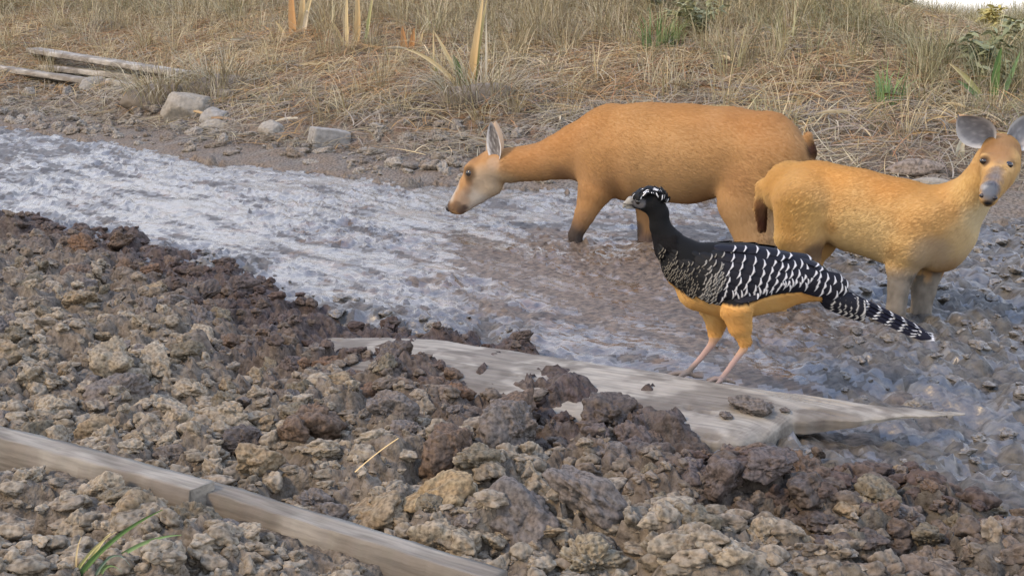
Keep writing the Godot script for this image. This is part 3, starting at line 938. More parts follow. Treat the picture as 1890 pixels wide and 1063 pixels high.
func build_fawn(fm: Material, skm: Material, em: Material) -> void:
	var o := thing("deer", Vector3(1.23, 0, -3.62), -30)
	tag(o, "smaller yellowish deer standing in mud, its face with big grey ears turned this way", "deer")
	var blobs: Array = [[-0.2686, 0.4808, -6.245e-16, 0.09891, Color(0.52, 0.255, 0.07), 0.8], [-0.1037, 0.4389, 4.857e-17, 0.08086, Color(0.5, 0.24, 0.068), 0.8], [-0.4361, 0.4455, -2.498e-16, 0.07595, Color(0.54, 0.29, 0.085), 0.6], [0.008241, 0.4095, 3.036e-16, 0.06385, Color(0.5, 0.26, 0.075), 0.7], [-0.4629, 0.2809, -8.327e-17, 0.07693, Color(0.62, 0.43, 0.2), 0.8], [-0.4299, 0.1898, 0.06, 0.07601, Color(0.62, 0.43, 0.17), 0.7], [-0.1458, 0.2408, 0.1, 0.08847, Color(0.63, 0.45, 0.21), 0.85], [-0.212, 0.2674, 0.1, 0.06481, Color(0.62, 0.42, 0.18), 0.7], [-0.02283, 0.2168, 0.08, 0.06368, Color(0.62, 0.42, 0.18), 0.6], [-0.3462, 0.3053, 0.1, 0.06581, Color(0.6, 0.37, 0.12), 0.6], [-0.2584, 0.2797, 0.1, 0.0228, Color(0.4, 0.22, 0.07), 0.6], [-0.2687, 0.229, 0.1, 0.01963, Color(0.3, 0.17, 0.07), 0.6], [-0.05737, 0.2411, 0.1, 0.01908, Color(0.42, 0.25, 0.09), 0.5], [-0.07285, 0.2153, 0.1, 0.01596, Color(0.36, 0.22, 0.09), 0.5], [-0.09993, 0.1449, -2.776e-16, 0.06581, Color(0.62, 0.43, 0.2), 0.7], [0.1413, 0.2677, -4.51e-16, 0.07908, Color(0.6, 0.47, 0.26), 0.85], [0.177, 0.3637, 0.03638, 0.06205, Color(0.62, 0.5, 0.3), 0.9], [0.1261, 0.4184, 0.06578, 0.04638, Color(0.6, 0.4, 0.16), 0.7], [0.193, 0.4184, 0.02713, 0.0371, Color(0.63, 0.53, 0.36), 0.7], [0.099, 0.2735, 0.06, 0.04077, Color(0.48, 0.32, 0.15), 0.5], [0.09471, 0.1821, 2.567e-16, 0.048, Color(0.3, 0.19, 0.1), 0.8], [0.1294, 0.2263, -4.163e-17, 0.03494, Color(0.5, 0.36, 0.2), 0.6], [0.04434, 0.1548, -0.03, 0.03574, Color(0.22, 0.13, 0.07), 0.8], [-0.05094, 0.1034, 0.06, 0.06466, Color(0.22, 0.2, 0.17), 0.97], [-0.05262, 0.01146, 0.06, 0.08129, Color(0.22, 0.2, 0.17), 1], [-0.04807, -0.05529, 0.06, 0.06526, Color(0.22, 0.2, 0.17), 1], [-0.001573, 0.06821, -0.06, 0.05954, Color(0.22, 0.2, 0.17), 0.97], [-0.004465, -0.02611, -0.06, 0.07653, Color(0.22, 0.2, 0.17), 1], [0.04037, 0.2249, 0.09, 0.05352, Color(0.33, 0.27, 0.2), 0.6], [-0.004871, 0.1517, 0.07, 0.03836, Color(0.3, 0.25, 0.19), 0.5], [-0.4954, 0.2897, 0.02, 0.02733, Color(0.13, 0.055, 0.03), 0.9], [-0.4903, 0.2555, 0.02, 0.02737, Color(0.12, 0.05, 0.03), 1], [-0.5059, 0.3234, 0.02, 0.01707, Color(0.2, 0.09, 0.045), 0.8], [-0.2899, 0.1935, 0.1, 0.03288, Color(0.12, 0.08, 0.06), 0.8], [-0.2721, 0.212, 0.05, 0.0232, Color(0.2, 0.12, 0.07), 0.6], [0.197, 0.5585, 0.071, 0.04545, Color(0.26, 0.145, 0.065), 0.9], [0.2079, 0.525, 0.1225, 0.03293, Color(0.3, 0.165, 0.075), 0.9], [0.1542, 0.5343, 0.09573, 0.02124, Color(0.3, 0.17, 0.08), 0.7], [0.2383, 0.5343, 0.04717, 0.02124, Color(0.28, 0.15, 0.07), 0.7], [0.2136, 0.4988, 0.1538, 0.01487, Color(0.16, 0.13, 0.11), 0.7], [0.2146, 0.4849, 0.1879, 0.0177, Color(0.14, 0.135, 0.135), 0.85], [0.2127, 0.4698, 0.2121, 0.01909, Color(0.14, 0.14, 0.15), 0.95], [0.213, 0.4564, 0.2581, 0.02179, Color(0.135, 0.145, 0.165), 1], [0.2133, 0.4418, 0.2695, 0.02174, Color(0.125, 0.135, 0.15), 0.95], [0.1934, 0.4593, 0.2579, 0.01019, Color(0.42, 0.42, 0.41), 0.7], [0.2335, 0.4584, 0.1423, 0.01938, Color(0.42, 0.25, 0.11), 0.85], [0.2416, 0.4653, 0.06837, 0.02122, Color(0.5, 0.42, 0.3), 0.85], [0.1711, 0.4726, 0.1322, 0.01808, Color(0.55, 0.38, 0.17), 0.85], [0.2304, 0.4284, 0.1788, 0.01481, Color(0.45, 0.36, 0.24), 0.7], [0.1743, 0.5127, 0.1534, 0.01344, Color(0.06, 0.04, 0.028), 0.95], [0.2333, 0.5023, 0.1193, 0.01495, Color(0.06, 0.04, 0.028), 0.95], [0.2101, 0.4109, 0.2598, 0.01165, Color(0.035, 0.033, 0.035), 1], [0.1951, 0.433, 0.28, 0.007252, Color(0.06, 0.055, 0.055), 0.8], [0.2272, 0.4242, 0.2614, 0.008707, Color(0.06, 0.055, 0.055), 0.8]]
	var s := skin([[0.82, 0.05, [[-0.4115, 0.3707, -1.665e-16, 0.08786], [-0.3366, 0.3492, -3.331e-16, 0.1156], [-0.2095, 0.3223, -1.388e-16, 0.1255], [-0.0699, 0.2943, -4.025e-16, 0.1299], [0.02458, 0.2927, -2.671e-16, 0.1155], [0.06111, 0.2797, 2.845e-16, 0.08627]]], [0.85, 0.04, [[0.02137, 0.2729, -2.151e-16, 0.106], [0.05027, 0.2184, -6.765e-16, 0.05781]]], [0.75, 0.022, [[-0.3499, 0.3464, 0.062, 0.09605], [-0.3554, 0.2412, 0.07, 0.07657], [-0.3359, 0.1658, 0.065, 0.04675], [-0.4132, 0.06274, 0.065, 0.02714], [-0.4076, -0.0504, 0.065, 0.01877]]], [0.75, 0.05, [[-0.3583, 0.3169, -0.05, 0.09872], [-0.3451, 0.2127, -0.06, 0.06853], [-0.3601, 0.1403, -0.065, 0.04141], [-0.4152, 0.04557, -0.065, 0.02445], [-0.4106, -0.04385, -0.065, 0.01929]]], [0.8, 0.022, [[0.01381, 0.3211, 0.055, 0.07917], [-0.02618, 0.2456, 0.06, 0.07348], [-0.04645, 0.1696, 0.058, 0.04508], [-0.05258, 0.1105, 0.055, 0.03236], [-0.05596, 0.04346, 0.055, 0.02926], [-0.05085, -0.03151, 0.055, 0.0261], [-0.03631, -0.174, 0.055, 0.01971]]], [0.8, 0.035, [[0.02233, 0.2486, -0.05, 0.07486], [0.003472, 0.1458, -0.055, 0.04601], [-0.001807, 0.08615, -0.055, 0.03631], [-0.004925, 0.01775, -0.055, 0.02984], [-0.003865, -0.04209, -0.055, 0.02495], [0.009563, -0.1613, -0.055, 0.02006]]], [0.9, 0.04, [[0.05362, 0.3179, -5.863e-16, 0.08616], [0.1045, 0.3715, 0.008929, 0.06935], [0.1469, 0.4265, 0.01914, 0.05608], [0.1771, 0.4881, 0.03634, 0.05079], [0.192, 0.5189, 0.02769, 0.04608]]], [1, 0.02, [[0.1957, 0.5236, 0.02559, 0.05528], [0.2043, 0.5021, 0.07835, 0.05307], [0.2115, 0.4687, 0.1781, 0.03258], [0.2103, 0.4461, 0.2365, 0.02558], [0.2082, 0.43, 0.2493, 0.02262]]], [1, 0.02, [[0.2061, 0.4733, 0.06573, 0.0457], [0.2081, 0.4404, 0.1685, 0.02679], [0.2081, 0.418, 0.2262, 0.01616]]], [1, 0.012, [[0.1723, 0.5214, 0.1372, 0.0135], [0.1816, 0.5184, 0.1319, 0.0135]]], [1, 0.012, [[0.234, 0.5124, 0.1016, 0.0135], [0.225, 0.5109, 0.1068, 0.0135]]], [1, 0.02, [[-0.4991, 0.373, -8.327e-17, 0.02391], [-0.5086, 0.3118, -1.665e-16, 0.01888], [-0.5001, 0.2429, -6.106e-16, 0.01205]]]], 0.0062)
	var wl: float = 0.1141
	var base := func(p: Vector3) -> Color:
		var k := 0.55 * nA.get_noise_3d(p.x * 6.0, p.y * 6.0, p.z * 6.0)
		var c := mixc(Color(0.57, 0.345, 0.135), Color(0.52, 0.315, 0.125), 0.5 + k)
		c = coat(p, c, blobs) * 0.88 * (1.0 + 0.08 * nB.get_noise_3d(p.x * 1.5, p.y * 3.0, p.z * 2.0))
		if p.y < wl + 0.07 and p.x > -0.2:      # mud splashed up the forelegs
			var mud := smoothstep(wl + 0.07, wl - 0.05, p.y) + 0.9 * nB.get_noise_3d(p.x * 5.0, p.y * 3.0, p.z * 5.0)
			c = mixc(c, Color(0.165, 0.145, 0.118) * (1.0 + 0.5 * nB.get_noise_3d(p.x * 9.0 + 4.0, p.y * 5.0, p.z * 9.0)), smoothstep(0.3, 0.6, mud))
		return c
	var cols := animal_skin(o, "body", s, base, skm)
	var flow := func(p: Vector3) -> Array:
		var rear := smoothstep(-0.25, -0.45, p.x)
		var neck := smoothstep(0.02, 0.10, p.x) * smoothstep(0.32, 0.42, p.y)
		var face := neck * smoothstep(0.47, 0.52, p.y)
		var leg := smoothstep(wl + 0.10, wl, p.y)
		var f := Vector3(-1, -0.45 - 0.8 * rear, 0).lerp(Vector3(-0.3, -1.0, 0), neck).lerp(Vector3(-0.4, 1.0, 0), face).lerp(Vector3(-0.1, -1, 0), leg)
		return [f, lerpf(0.8 + 0.5 * rear, 0.45, maxf(face, leg))]
	fur(o, s, cols, 120000, 0.013, 0.0006, flow, fm, 0.12, -0.02, [[0.1743, 0.5127, 0.1534, 0.022], [0.2363, 0.5048, 0.1407, 0.022], [0.2143, 0.4345, 0.2804, 0.04]])
	fur(o, s, cols, 5000, 0.013, 0.0006, flow, fm, 0.3, -0.02, [[0.1743, 0.5127, 0.1534, 0.022], [0.2363, 0.5048, 0.1407, 0.022], [0.2143, 0.4345, 0.2804, 0.04]])
	var cam: Vector3 = Vector3(0.1948, 0, 0.9808)
	var ear := ear_mesh(0.134, 0.098, 0.026, Color(0.20, 0.20, 0.21), Color(0.50, 0.495, 0.48), Color(0.33, 0.2, 0.1), 9.0)
	put_ear(o, ear, skm, Vector3(0.1697, 0.5497, 0.05789), Vector3(0.08229, 0.6428, 0.1372), cam + Vector3(-0.35, 0.0, 0))
	put_ear(o, ear, skm, Vector3(0.2202, 0.5467, 0.02875), Vector3(0.3065, 0.63, -0.003742), cam + Vector3(0.45, 0.0, 0))
	for e in [[Vector3(0.2078, 0.5373, 0.365), Vector3(-0.1557, -0.1138, -0.9812)], [Vector3(0.2634, 0.5274, 0.3329), Vector3(-0.1386, -0.1159, -0.9835)]]:
		var q := part("eye", ball(Vector3(0.0120, 0.0098, 0.0120)), em, o)
		q.position = onto(e[0], e[1]) + e[1] * 0.0080
	for e in [[Vector3(0.2109, 0.4465, 0.3632), Vector3(-0.1542, -0.1396, -0.9781)], [Vector3(0.2382, 0.4408, 0.3474), Vector3(-0.1458, -0.1408, -0.9792)]]:
		var q := part("nostril", ball(Vector3(0.0085, 0.006, 0.007), Color(0.02, 0.018, 0.018)), mat(0.3), o)
		q.position = onto(e[0], e[1]) + e[1] * 0.0045

# ------------------------------------------------------------------ the bird
func feather_mesh(len: float, w: float, bars: Array, dark: Color, light: Color, sd: int, nu := 22) -> ArrayMesh:   # root at 0, tip along +x, top towards +y
	var v := PackedVector3Array()
	var c := PackedColorArray()
	var idx := PackedInt32Array()
	var nv := 9
	for i in nu + 1:
		var u := float(i) / nu
		var ww := w * 0.5 * minf(1.0, 0.45 + 2.2 * u) * sqrt(maxf(0.0, 1.0 - pow(u, 14.0)))
		for j in nv:
			var e := (j - (nv - 1) * 0.5) / ((nv - 1) * 0.5)
			v.append(Vector3(len * (u - 0.05 * e * e * u), 0.06 * w * (1.0 - 1.5 * e * e) + len * 0.02 * u * (1.0 - u), ww * e))
			var k := 0.0
			for b in bars:
				var at: float = b[0] - 0.02 * e * e + 0.018 * nA.get_noise_2d(e * 4.0 + sd * 9.0, b[0] * 40.0)
				k = maxf(k, smoothstep(b[1], b[1] * 0.45, absf(u - at)))
			c.append(mixc(dark, light, k))
	for i in nu:
		for j in nv - 1:
			var a := i * nv + j
			idx.append_array([a, a + nv, a + 1, a + 1, a + nv, a + nv + 1])
	return tri_mesh(v, normals_of(v, idx), c, idx)

func build_bird(fm: Material, skm: Material, em: Material) -> void:
	var o := thing("bird", Vector3(0.5096, 0.066, -2.87), -4)
	tag(o, "black bird with curly crest, white barred wings and orange belly, on the split log", "bird")
	var s := skin([[0.72, 0.02, [[-0.09128, 0.2658, -3.938e-16, 0.05409], [-0.03679, 0.2416, -2.32e-16, 0.07731], [0.04388, 0.2336, 1.214e-16, 0.08365], [0.1264, 0.2362, -1.787e-16, 0.06421], [0.2029, 0.2268, -3.088e-16, 0.04361], [0.2612, 0.2014, -1.041e-16, 0.02824]]], [0.72, 0.02, [[-0.06128, 0.2095, -1.483e-16, 0.05428], [0.01379, 0.1881, 2.383e-16, 0.05556], [0.1154, 0.1991, -1.492e-16, 0.0438], [0.1784, 0.2107, 2.255e-17, 0.02827]]], [0.8, 0.02, [[-0.09384, 0.2658, -4.12e-16, 0.05409], [-0.1335, 0.3098, -1.717e-16, 0.03726], [-0.159, 0.3551, -4.944e-16, 0.02434], [-0.1636, 0.3874, -5.343e-16, 0.02364], [-0.1782, 0.4118, 1.821e-16, 0.02552]]], [0.8, 0.01, [[-0.1782, 0.4118, 1.821e-16, 0.02552], [-0.196, 0.4129, -7.459e-17, 0.0217], [-0.2151, 0.4127, -4.094e-16, 0.01596]]], [0.85, 0.012, [[0.0227, 0.1661, 0.045, 0.03697], [0.03176, 0.1294, 0.045, 0.02684], [0.04341, 0.09257, 0.045, 0.0141], [0.04424, 0.07264, 0.045, 0.008984], [0.01782, 0.03338, 0.045, 0.006698], [-0.003873, -0.0006686, 0.045, 0.007106]]], [0.85, 0.012, [[-0.01908, 0.1459, -0.045, 0.03555], [-0.01524, 0.112, -0.045, 0.02375], [-0.01661, 0.07784, -0.045, 0.01455], [-0.02243, 0.05716, -0.045, 0.009277], [-0.05008, 0.01941, -0.045, 0.006915], [-0.07806, -0.01442, -0.045, 0.007336]]], [1, 0.004, [[-0.003721, -0.004709, 0.045, 0.005945], [-0.02535, -0.002836, 0.057, 0.005923], [-0.04764, -0.009627, 0.067, 0.003597]]], [1, 0.004, [[-0.003721, -0.004709, 0.045, 0.005945], [-0.02054, -0.006042, 0.033, 0.005971], [-0.03671, -0.01598, 0.015, 0.00366]]], [1, 0.004, [[-0.003721, -0.004709, 0.045, 0.005945], [-0.01184, 0.0003138, 0.075, 0.005885], [-0.02735, -0.005804, 0.095, 0.003561]]], [1, 0.004, [[-0.003721, -0.004709, 0.045, 0.005945], [0.01045, -0.007102, 0.045, 0.005944], [0.02734, -0.01348, 0.045, 0.003618]]], [1, 0.004, [[-0.07797, -0.0172, -0.045, 0.006137], [-0.1123, -0.02071, -0.045, 0.006143], [-0.1545, -0.03415, -0.045, 0.003747]]], [1, 0.004, [[-0.07797, -0.0172, -0.045, 0.006137], [-0.09638, -0.01986, -0.025, 0.006102], [-0.1106, -0.02509, -0.005, 0.003693]]], [1, 0.004, [[-0.07797, -0.0172, -0.045, 0.006137], [-0.09655, -0.02301, -0.063, 0.006178], [-0.1233, -0.03574, -0.08, 0.003786]]], [1, 0.004, [[-0.07797, -0.0172, -0.045, 0.006137], [-0.0605, -0.02518, -0.045, 0.006138], [-0.04316, -0.02898, -0.045, 0.003736]]]], 0.0042)
	var wing: Array = [[-0.1815, 0.2869], [-0.1221, 0.2244], [-0.09587, 0.2076], [-0.04916, 0.1924], [0.008986, 0.1801], [0.06257, 0.1836], [0.07996, 0.1945], [0.1227, 0.2058], [0.1884, 0.2121], [0.2684, 0.1857]]
	var breast: Array = [[-0.1943, 0.2867], [-0.1482, 0.2412], [-0.1153, 0.2113], [-0.08647, 0.1945]]
	var hock: float = 0.07501
	var face: Vector3 = Vector3(-0.21, 0.4127, -4.51e-17)
	var black := Color(0.0105, 0.010, 0.0115)
	var buff := Color(0.56, 0.275, 0.075)
	var base := func(p: Vector3) -> Color:
		if p.y < hock:
			var g := smoothstep(hock - 0.055, hock - 0.085, p.y)
			return mixc(mixc(Color(0.36, 0.245, 0.21), Color(0.44, 0.27, 0.16), smoothstep(hock - 0.03, hock, p.y)), Color(0.17, 0.145, 0.125), g)
		var line := pl(wing, p.x) if p.x > breast[3][0] else pl(breast, p.x)
		line += 0.005 * nA.get_noise_2d(p.x * 60.0, p.z * 60.0)
		var c := mixc(mixc(buff, Color(0.62, 0.37, 0.13), 0.5 + 0.8 * nA.get_noise_3d(p.x * 9.0, p.y * 9.0, p.z * 9.0)), black, smoothstep(-0.004, 0.004, p.y - line))
		if (p - face).length() < 0.03:
			var e := Vector2(p.x - face.x, (p.y - face.y) * 1.15).length()
			c = mixc(c, Color(0.095, 0.092, 0.094), smoothstep(0.0165, 0.013, e))
		return c
	var cols := animal_skin(o, "body", s, base, skm)
	var flow := func(p: Vector3) -> Array:
		if p.y < hock + 0.01: return [Vector3(0, -1, 0), 0.03]
		if p.y > 0.3394: return [Vector3(0.3, -1, 0), 0.35]
		if p.x > wing[2][0] - 0.03 and p.y > pl(wing, p.x) - 0.004: return [Vector3(1, 0, 0), 0.0]
		return [Vector3(1, -0.55, 0), 0.9]
	fur(o, s, cols, 52000, 0.015, 0.0013, flow, fm, 0.12, hock + 0.002, [[face.x, face.y, 0.0, -0.02], [Vector3(-0.2202, 0.4126, -1.006e-16).x, face.y, 0.0, -0.017]])
	# contour feathers of wing, back and breast, laid from the tail forwards like tiles
	var wx: Array = [-0.1107, 0.2612]
	var white := Color(0.62, 0.6, 0.58)
	var kinds := []
	for k in 5:
		kinds.append([feather_mesh(0.060, 0.029, [[0.925, 0.042]], Color(0.011, 0.0108, 0.0145), white, k), feather_mesh(0.034, 0.020, [[0.88, 0.055]], black, Color(0.27, 0.25, 0.215), k + 9), feather_mesh(0.022, 0.012, [[0.84, 0.07]], black, Color(0.17, 0.15, 0.115), k + 20)])
	for side in [1.0, -1.0]:
		var w := thing_part("wing", o)
		var n := 0
		var rest_v := []
		for i in range(19, -1, -1):
			var x: float = lerpf(wx[0] - 0.014, wx[1] - 0.022,  i / 19.0)
			var size := smoothstep(0.0, 0.40,  i / 19.0)
			var low := pl(wing, x)
			var stepy := lerpf(0.0095, 0.0165, size)
			var y := low + 0.014 + (stepy * 0.5 if i % 2 else 0.0)
			while y < low + 0.2:
				var p := touch(x + rng.randfn(0, 0.0010) - 0.42 * (low + 0.05 - y) * size, y, side)
				y += stepy * rng.randf_range(0.92, 1.08)
				if p.z == 0.0: continue
				var nn := slope(p)
				if nn.z * side < 0.15: continue
				var run := clampf((pl(wing, x + 0.05) - low) / 0.05, -0.6, 0.6)
				var dir := Vector3(1, lerpf(run, -0.30 - 0.25 * (1.0 - size), smoothstep(0.015, 0.06, p.y - low)), 0)
				dir = (dir - nn * dir.dot(nn)).normalized()
				if size < 0.30 or (size < 0.42 and p.y - low > 0.05): continue
				var kind: int = 0 if size > 0.5 else 1
				var sc := rng.randf_range(0.94, 1.06) * (lerpf(0.72, 1.0, size) if kind == 0 else 1.0)
				var flen: float = [0.060, 0.034, 0.022][kind] * sc
				var e := touch(p.x + dir.x * flen, p.y + dir.y * flen, side)
				var fr := p + nn * 0.0003
				if e.z != 0.0: dir = (e + slope(e) * 0.0095 - fr).normalized()
				else: continue
				var sv := dir.cross(nn).normalized()
				var up := sv.cross(dir)
				rest_v.append([kinds[rng.randi() % 5][kind], Transform3D(Basis(dir * sc, up * sc, sv * sc), fr), size, kind])
		# the large ones each a feather, the fine ones of the shoulder joined
		var st := SurfaceTool.new()
		st.begin(Mesh.PRIMITIVE_TRIANGLES)
		var joined := 0
		for f in rest_v:
			if f[3] == 0 and n < 290:
				var q := part("feather", f[0], fm_wing, w)
				q.transform = f[1]
				n += 1
			else:
				st.append_from(f[0], 0, f[1])
				joined += 1
		if joined: tag(part("shoulder_feathers", st.commit(), fm_wing, w), "", "", "", "stuff")
	# breast and neck base: small scaled feathers with thin yellowish bars
	var bs := SurfaceTool.new()
	bs.begin(Mesh.PRIMITIVE_TRIANGLES)
	for k in 2600:
		var p := Vector3(rng.randf_range(wx[0] - 0.055, wx[0] + 0.10), 0, 0)
		var low := pl(breast, p.x) if p.x < breast[3][0] else pl(wing, p.x)
		p.y = rng.randf_range(low + 0.008, low + 0.12)
		if rng.randf() < smoothstep(0.02, 0.08 + 0.05 * smoothstep(wx[0] - 0.02, wx[0] + 0.07, p.x), p.y - low): continue
		var sg := 1.0 if k % 2 else -1.0
		p.z = 0.12 * sg
		var hit := false
		for q in 70:
			if field(p) < 0.0:
				hit = true
				break
			p.z -= 0.0018 * sg
			if p.z * sg < 0.0: break
		if not hit: continue
		var nn := slope(p)
		var dir := Vector3(0.85, -0.5, 0) + Vector3(rng.randfn(0, 0.1), rng.randfn(0, 0.1), 0)
		dir = (dir - nn * dir.dot(nn)).normalized()
		dir = (dir + nn * 0.15).normalized()
		var sv := dir.cross(nn).normalized()
		bs.append_from(kinds[k % 5][2 if p.x < wx[0] + 0.03 or k % 3 == 0 else 1], 0, Transform3D(Basis(dir, sv.cross(dir), sv), p + nn * 0.001))
	tag(part("breast_feathers", bs.commit(), fm_wing, o), "", "", "", "stuff")
	# tail: long feathers folded one over another
	var tl: Array = [Vector3(0.235, 0.2168, 1.422e-16), Vector3(0.3719, 0.1478, 3.469e-16), Vector3(0.4967, 0.09427, -4.788e-16)]
	var t0: Vector3 = tl[0]
	var t1: Vector3 = tl[1]
	var t2: Vector3 = tl[2]
	for k in 7:
		var e := (k - 3) / 3.0
		var bars := []
		for q in 7: bars.append([0.15 + q * 0.118 + 0.010 * (1.0 - absf(e)), 0.0105])
		bars.append([1.0, 0.04])
		var dir := (t2 - t0).normalized()
		var len := (t2 - t0).length() * (1.0 - 0.015 * (1.0 - absf(e)))
		var q := part("tail_feather", feather_mesh(len, 0.034, bars, Color(0.011, 0.0112, 0.016), Color(0.66, 0.65, 0.63), 40 + k, 120), fm_wing, o)
		var roll := -e * 1.2
		var zax := Vector3(0, 0, 1)
		var up := zax.cross(dir).normalized()
		var d2 := (dir + zax * e * 0.02).normalized()
		var side := Vector3(0, 0, 1) * cos(roll) + up * sin(roll)
		side = (side - d2 * side.dot(d2)).normalized()
		q.transform = Transform3D(Basis(d2, side.cross(d2), side), t0 + zax * e * 0.008 - up * absf(e) * 0.010 + up * 0.006)
	# tail coverts
	var cv := thing_part("tail_coverts", o)
	var cvm := feather_mesh(0.055, 0.024, [[0.9, 0.06], [0.55, 0.05]], Color(0.011, 0.0108, 0.0145), Color(0.42, 0.4, 0.36), 77)
	for sg in [1.0, -1.0]:
		for i in 5:
			for j in 5:
				var p := Vector3(lerpf(wx[1] - 0.035, wx[1] + 0.018, i / 4.0), 0, 0)
				var c0: Vector3 = Vector3(0.2497, 0.1815, -3.365e-16)
				p.y = c0.y + (j - 2) * 0.0085 - (p.x - wx[1]) * 0.35 + 0.004
				p.z = sg * (0.017 + 0.006 * (1.0 - absf(j - 2) / 2.0))
				var dir := Vector3(1, -0.45, 0).normalized()
				var nn := Vector3(0, (j - 2) * 0.25, sg).normalized()
				nn = (nn - dir * nn.dot(dir)).normalized()
				var sv := dir.cross(nn)
				var q := part("feather", cvm, fm_wing, cv)
				q.transform = Transform3D(Basis(dir, nn, sv), p)
	var ep: Vector3 = Vector3(-0.2126, 0.4153, -1.717e-16)
	ep.z = 0.04
	while field(ep) > 0.0 and ep.z > 0.0: ep.z -= 0.0005
	# head: bill, eyes, curled crest
	var bb: Vector3 = Vector3(-0.2202, 0.4126, -1.006e-16)
	var bt: Vector3 = Vector3(-0.248, 0.402, -2.741e-16)
	var bill := skin([[0.75, 0.004, [[bb.x + 0.006, bb.y + 0.002, 0, 0.0138], [bb.x - 0.009, bb.y + 0.0015, 0, 0.0120], [bt.x + 0.007, bt.y + 0.006, 0, 0.0068], [bt.x + 0.001, bt.y - 0.002, 0, 0.0026]], ], [0.7, 0.002, [[bb.x + 0.004, bb.y - 0.0105, 0, 0.0055], [bt.x + 0.009, bt.y - 0.003, 0, 0.003]]]], 0.0016)
	var bcol := PackedColorArray()
	for p in bill[0]:
		var k := mixc(Color(0.27, 0.25, 0.205), Color(0.14, 0.132, 0.12), smoothstep(bt.x + 0.010, bb.x, p.x))
		if absf(p.y - (bb.y - 0.0062 + (p.x - bb.x) * -0.10)) < 0.0011: k = Color(0.06, 0.05, 0.045)
		if Vector2(p.x - bb.x + 0.005, p.y - bb.y - 0.0025).length() < 0.0032: k = Color(0.04, 0.035, 0.03)
		bcol.append(k)
	part("bill", tri_mesh(bill[0], bill[1], bcol, bill[2]), mat(0.45), o)
	for sg in [1.0, -1.0]:
		var q := part("eye", ball(Vector3(0.0062, 0.0062, 0.004)), em, o)
		q.position = Vector3(ep.x, ep.y, (ep.z - 0.0008) * sg)
	var cr: Array = [Vector3(-0.2206, 0.4332, -3.816e-17), Vector3(-0.2044, 0.4437, -2.567e-16), Vector3(-0.1804, 0.4477, 3.157e-16), Vector3(-0.1561, 0.4365, -1.735e-16), Vector3(-0.1453, 0.4134, -2.325e-16)]
	var st := SurfaceTool.new()
	st.begin(Mesh.PRIMITIVE_TRIANGLES)
	for k in 420:
		var t := rng.randf() * 3.999
		var i := int(t)
		var a: Vector3 = cr[i].lerp(cr[i + 1], t - i)
		var mid: Vector3 = (cr[1] + cr[4]) * 0.5
		var out: Vector3 = (a - mid)
		out = Vector3(out.x, out.y + 0.004, 0).normalized()
		var ph := rng.randfn(0, 0.55)
		var nrm := (out * cos(ph) + Vector3(0, 0, 1) * sin(ph)).normalized()
		var root := a - out * 0.013 + Vector3(0, 0, sin(ph) * 0.012)
		var l := rng.randf_range(0.012, 0.019)
		var back := Vector3(out.y, -out.x, 0)
		var tip := root + nrm * l + back * l * 0.1 - back * l * 0.75
		var isw := absf(ph) > 0.35 and rng.randf() < 0.42
		var col := Color(0.7, 0.68, 0.64) if isw else black
		var v := PackedVector3Array()
		var c := PackedColorArray()
		var idx := PackedInt32Array()
		blade_into(v, c, idx, root, root + nrm * l * 1.2 + back * l * 0.35, tip, 0.0024 if isw else 0.0050, col, nrm.cross(back), 6, -0.4)
		if isw:
			for q in 6: c[q] = black
		st.append_from(tri_mesh(v, normals_of(v, idx), c, idx), 0, Transform3D())
	tag(part("crest", st.commit(), fm_wing, o), "", "", "", "stuff")

var fm_wing: StandardMaterial3D
func thing_part(called: String, parent: Node3D) -> Node3D:
	var o := Node3D.new()
	o.name = called
	parent.add_child(o, true)
	return o

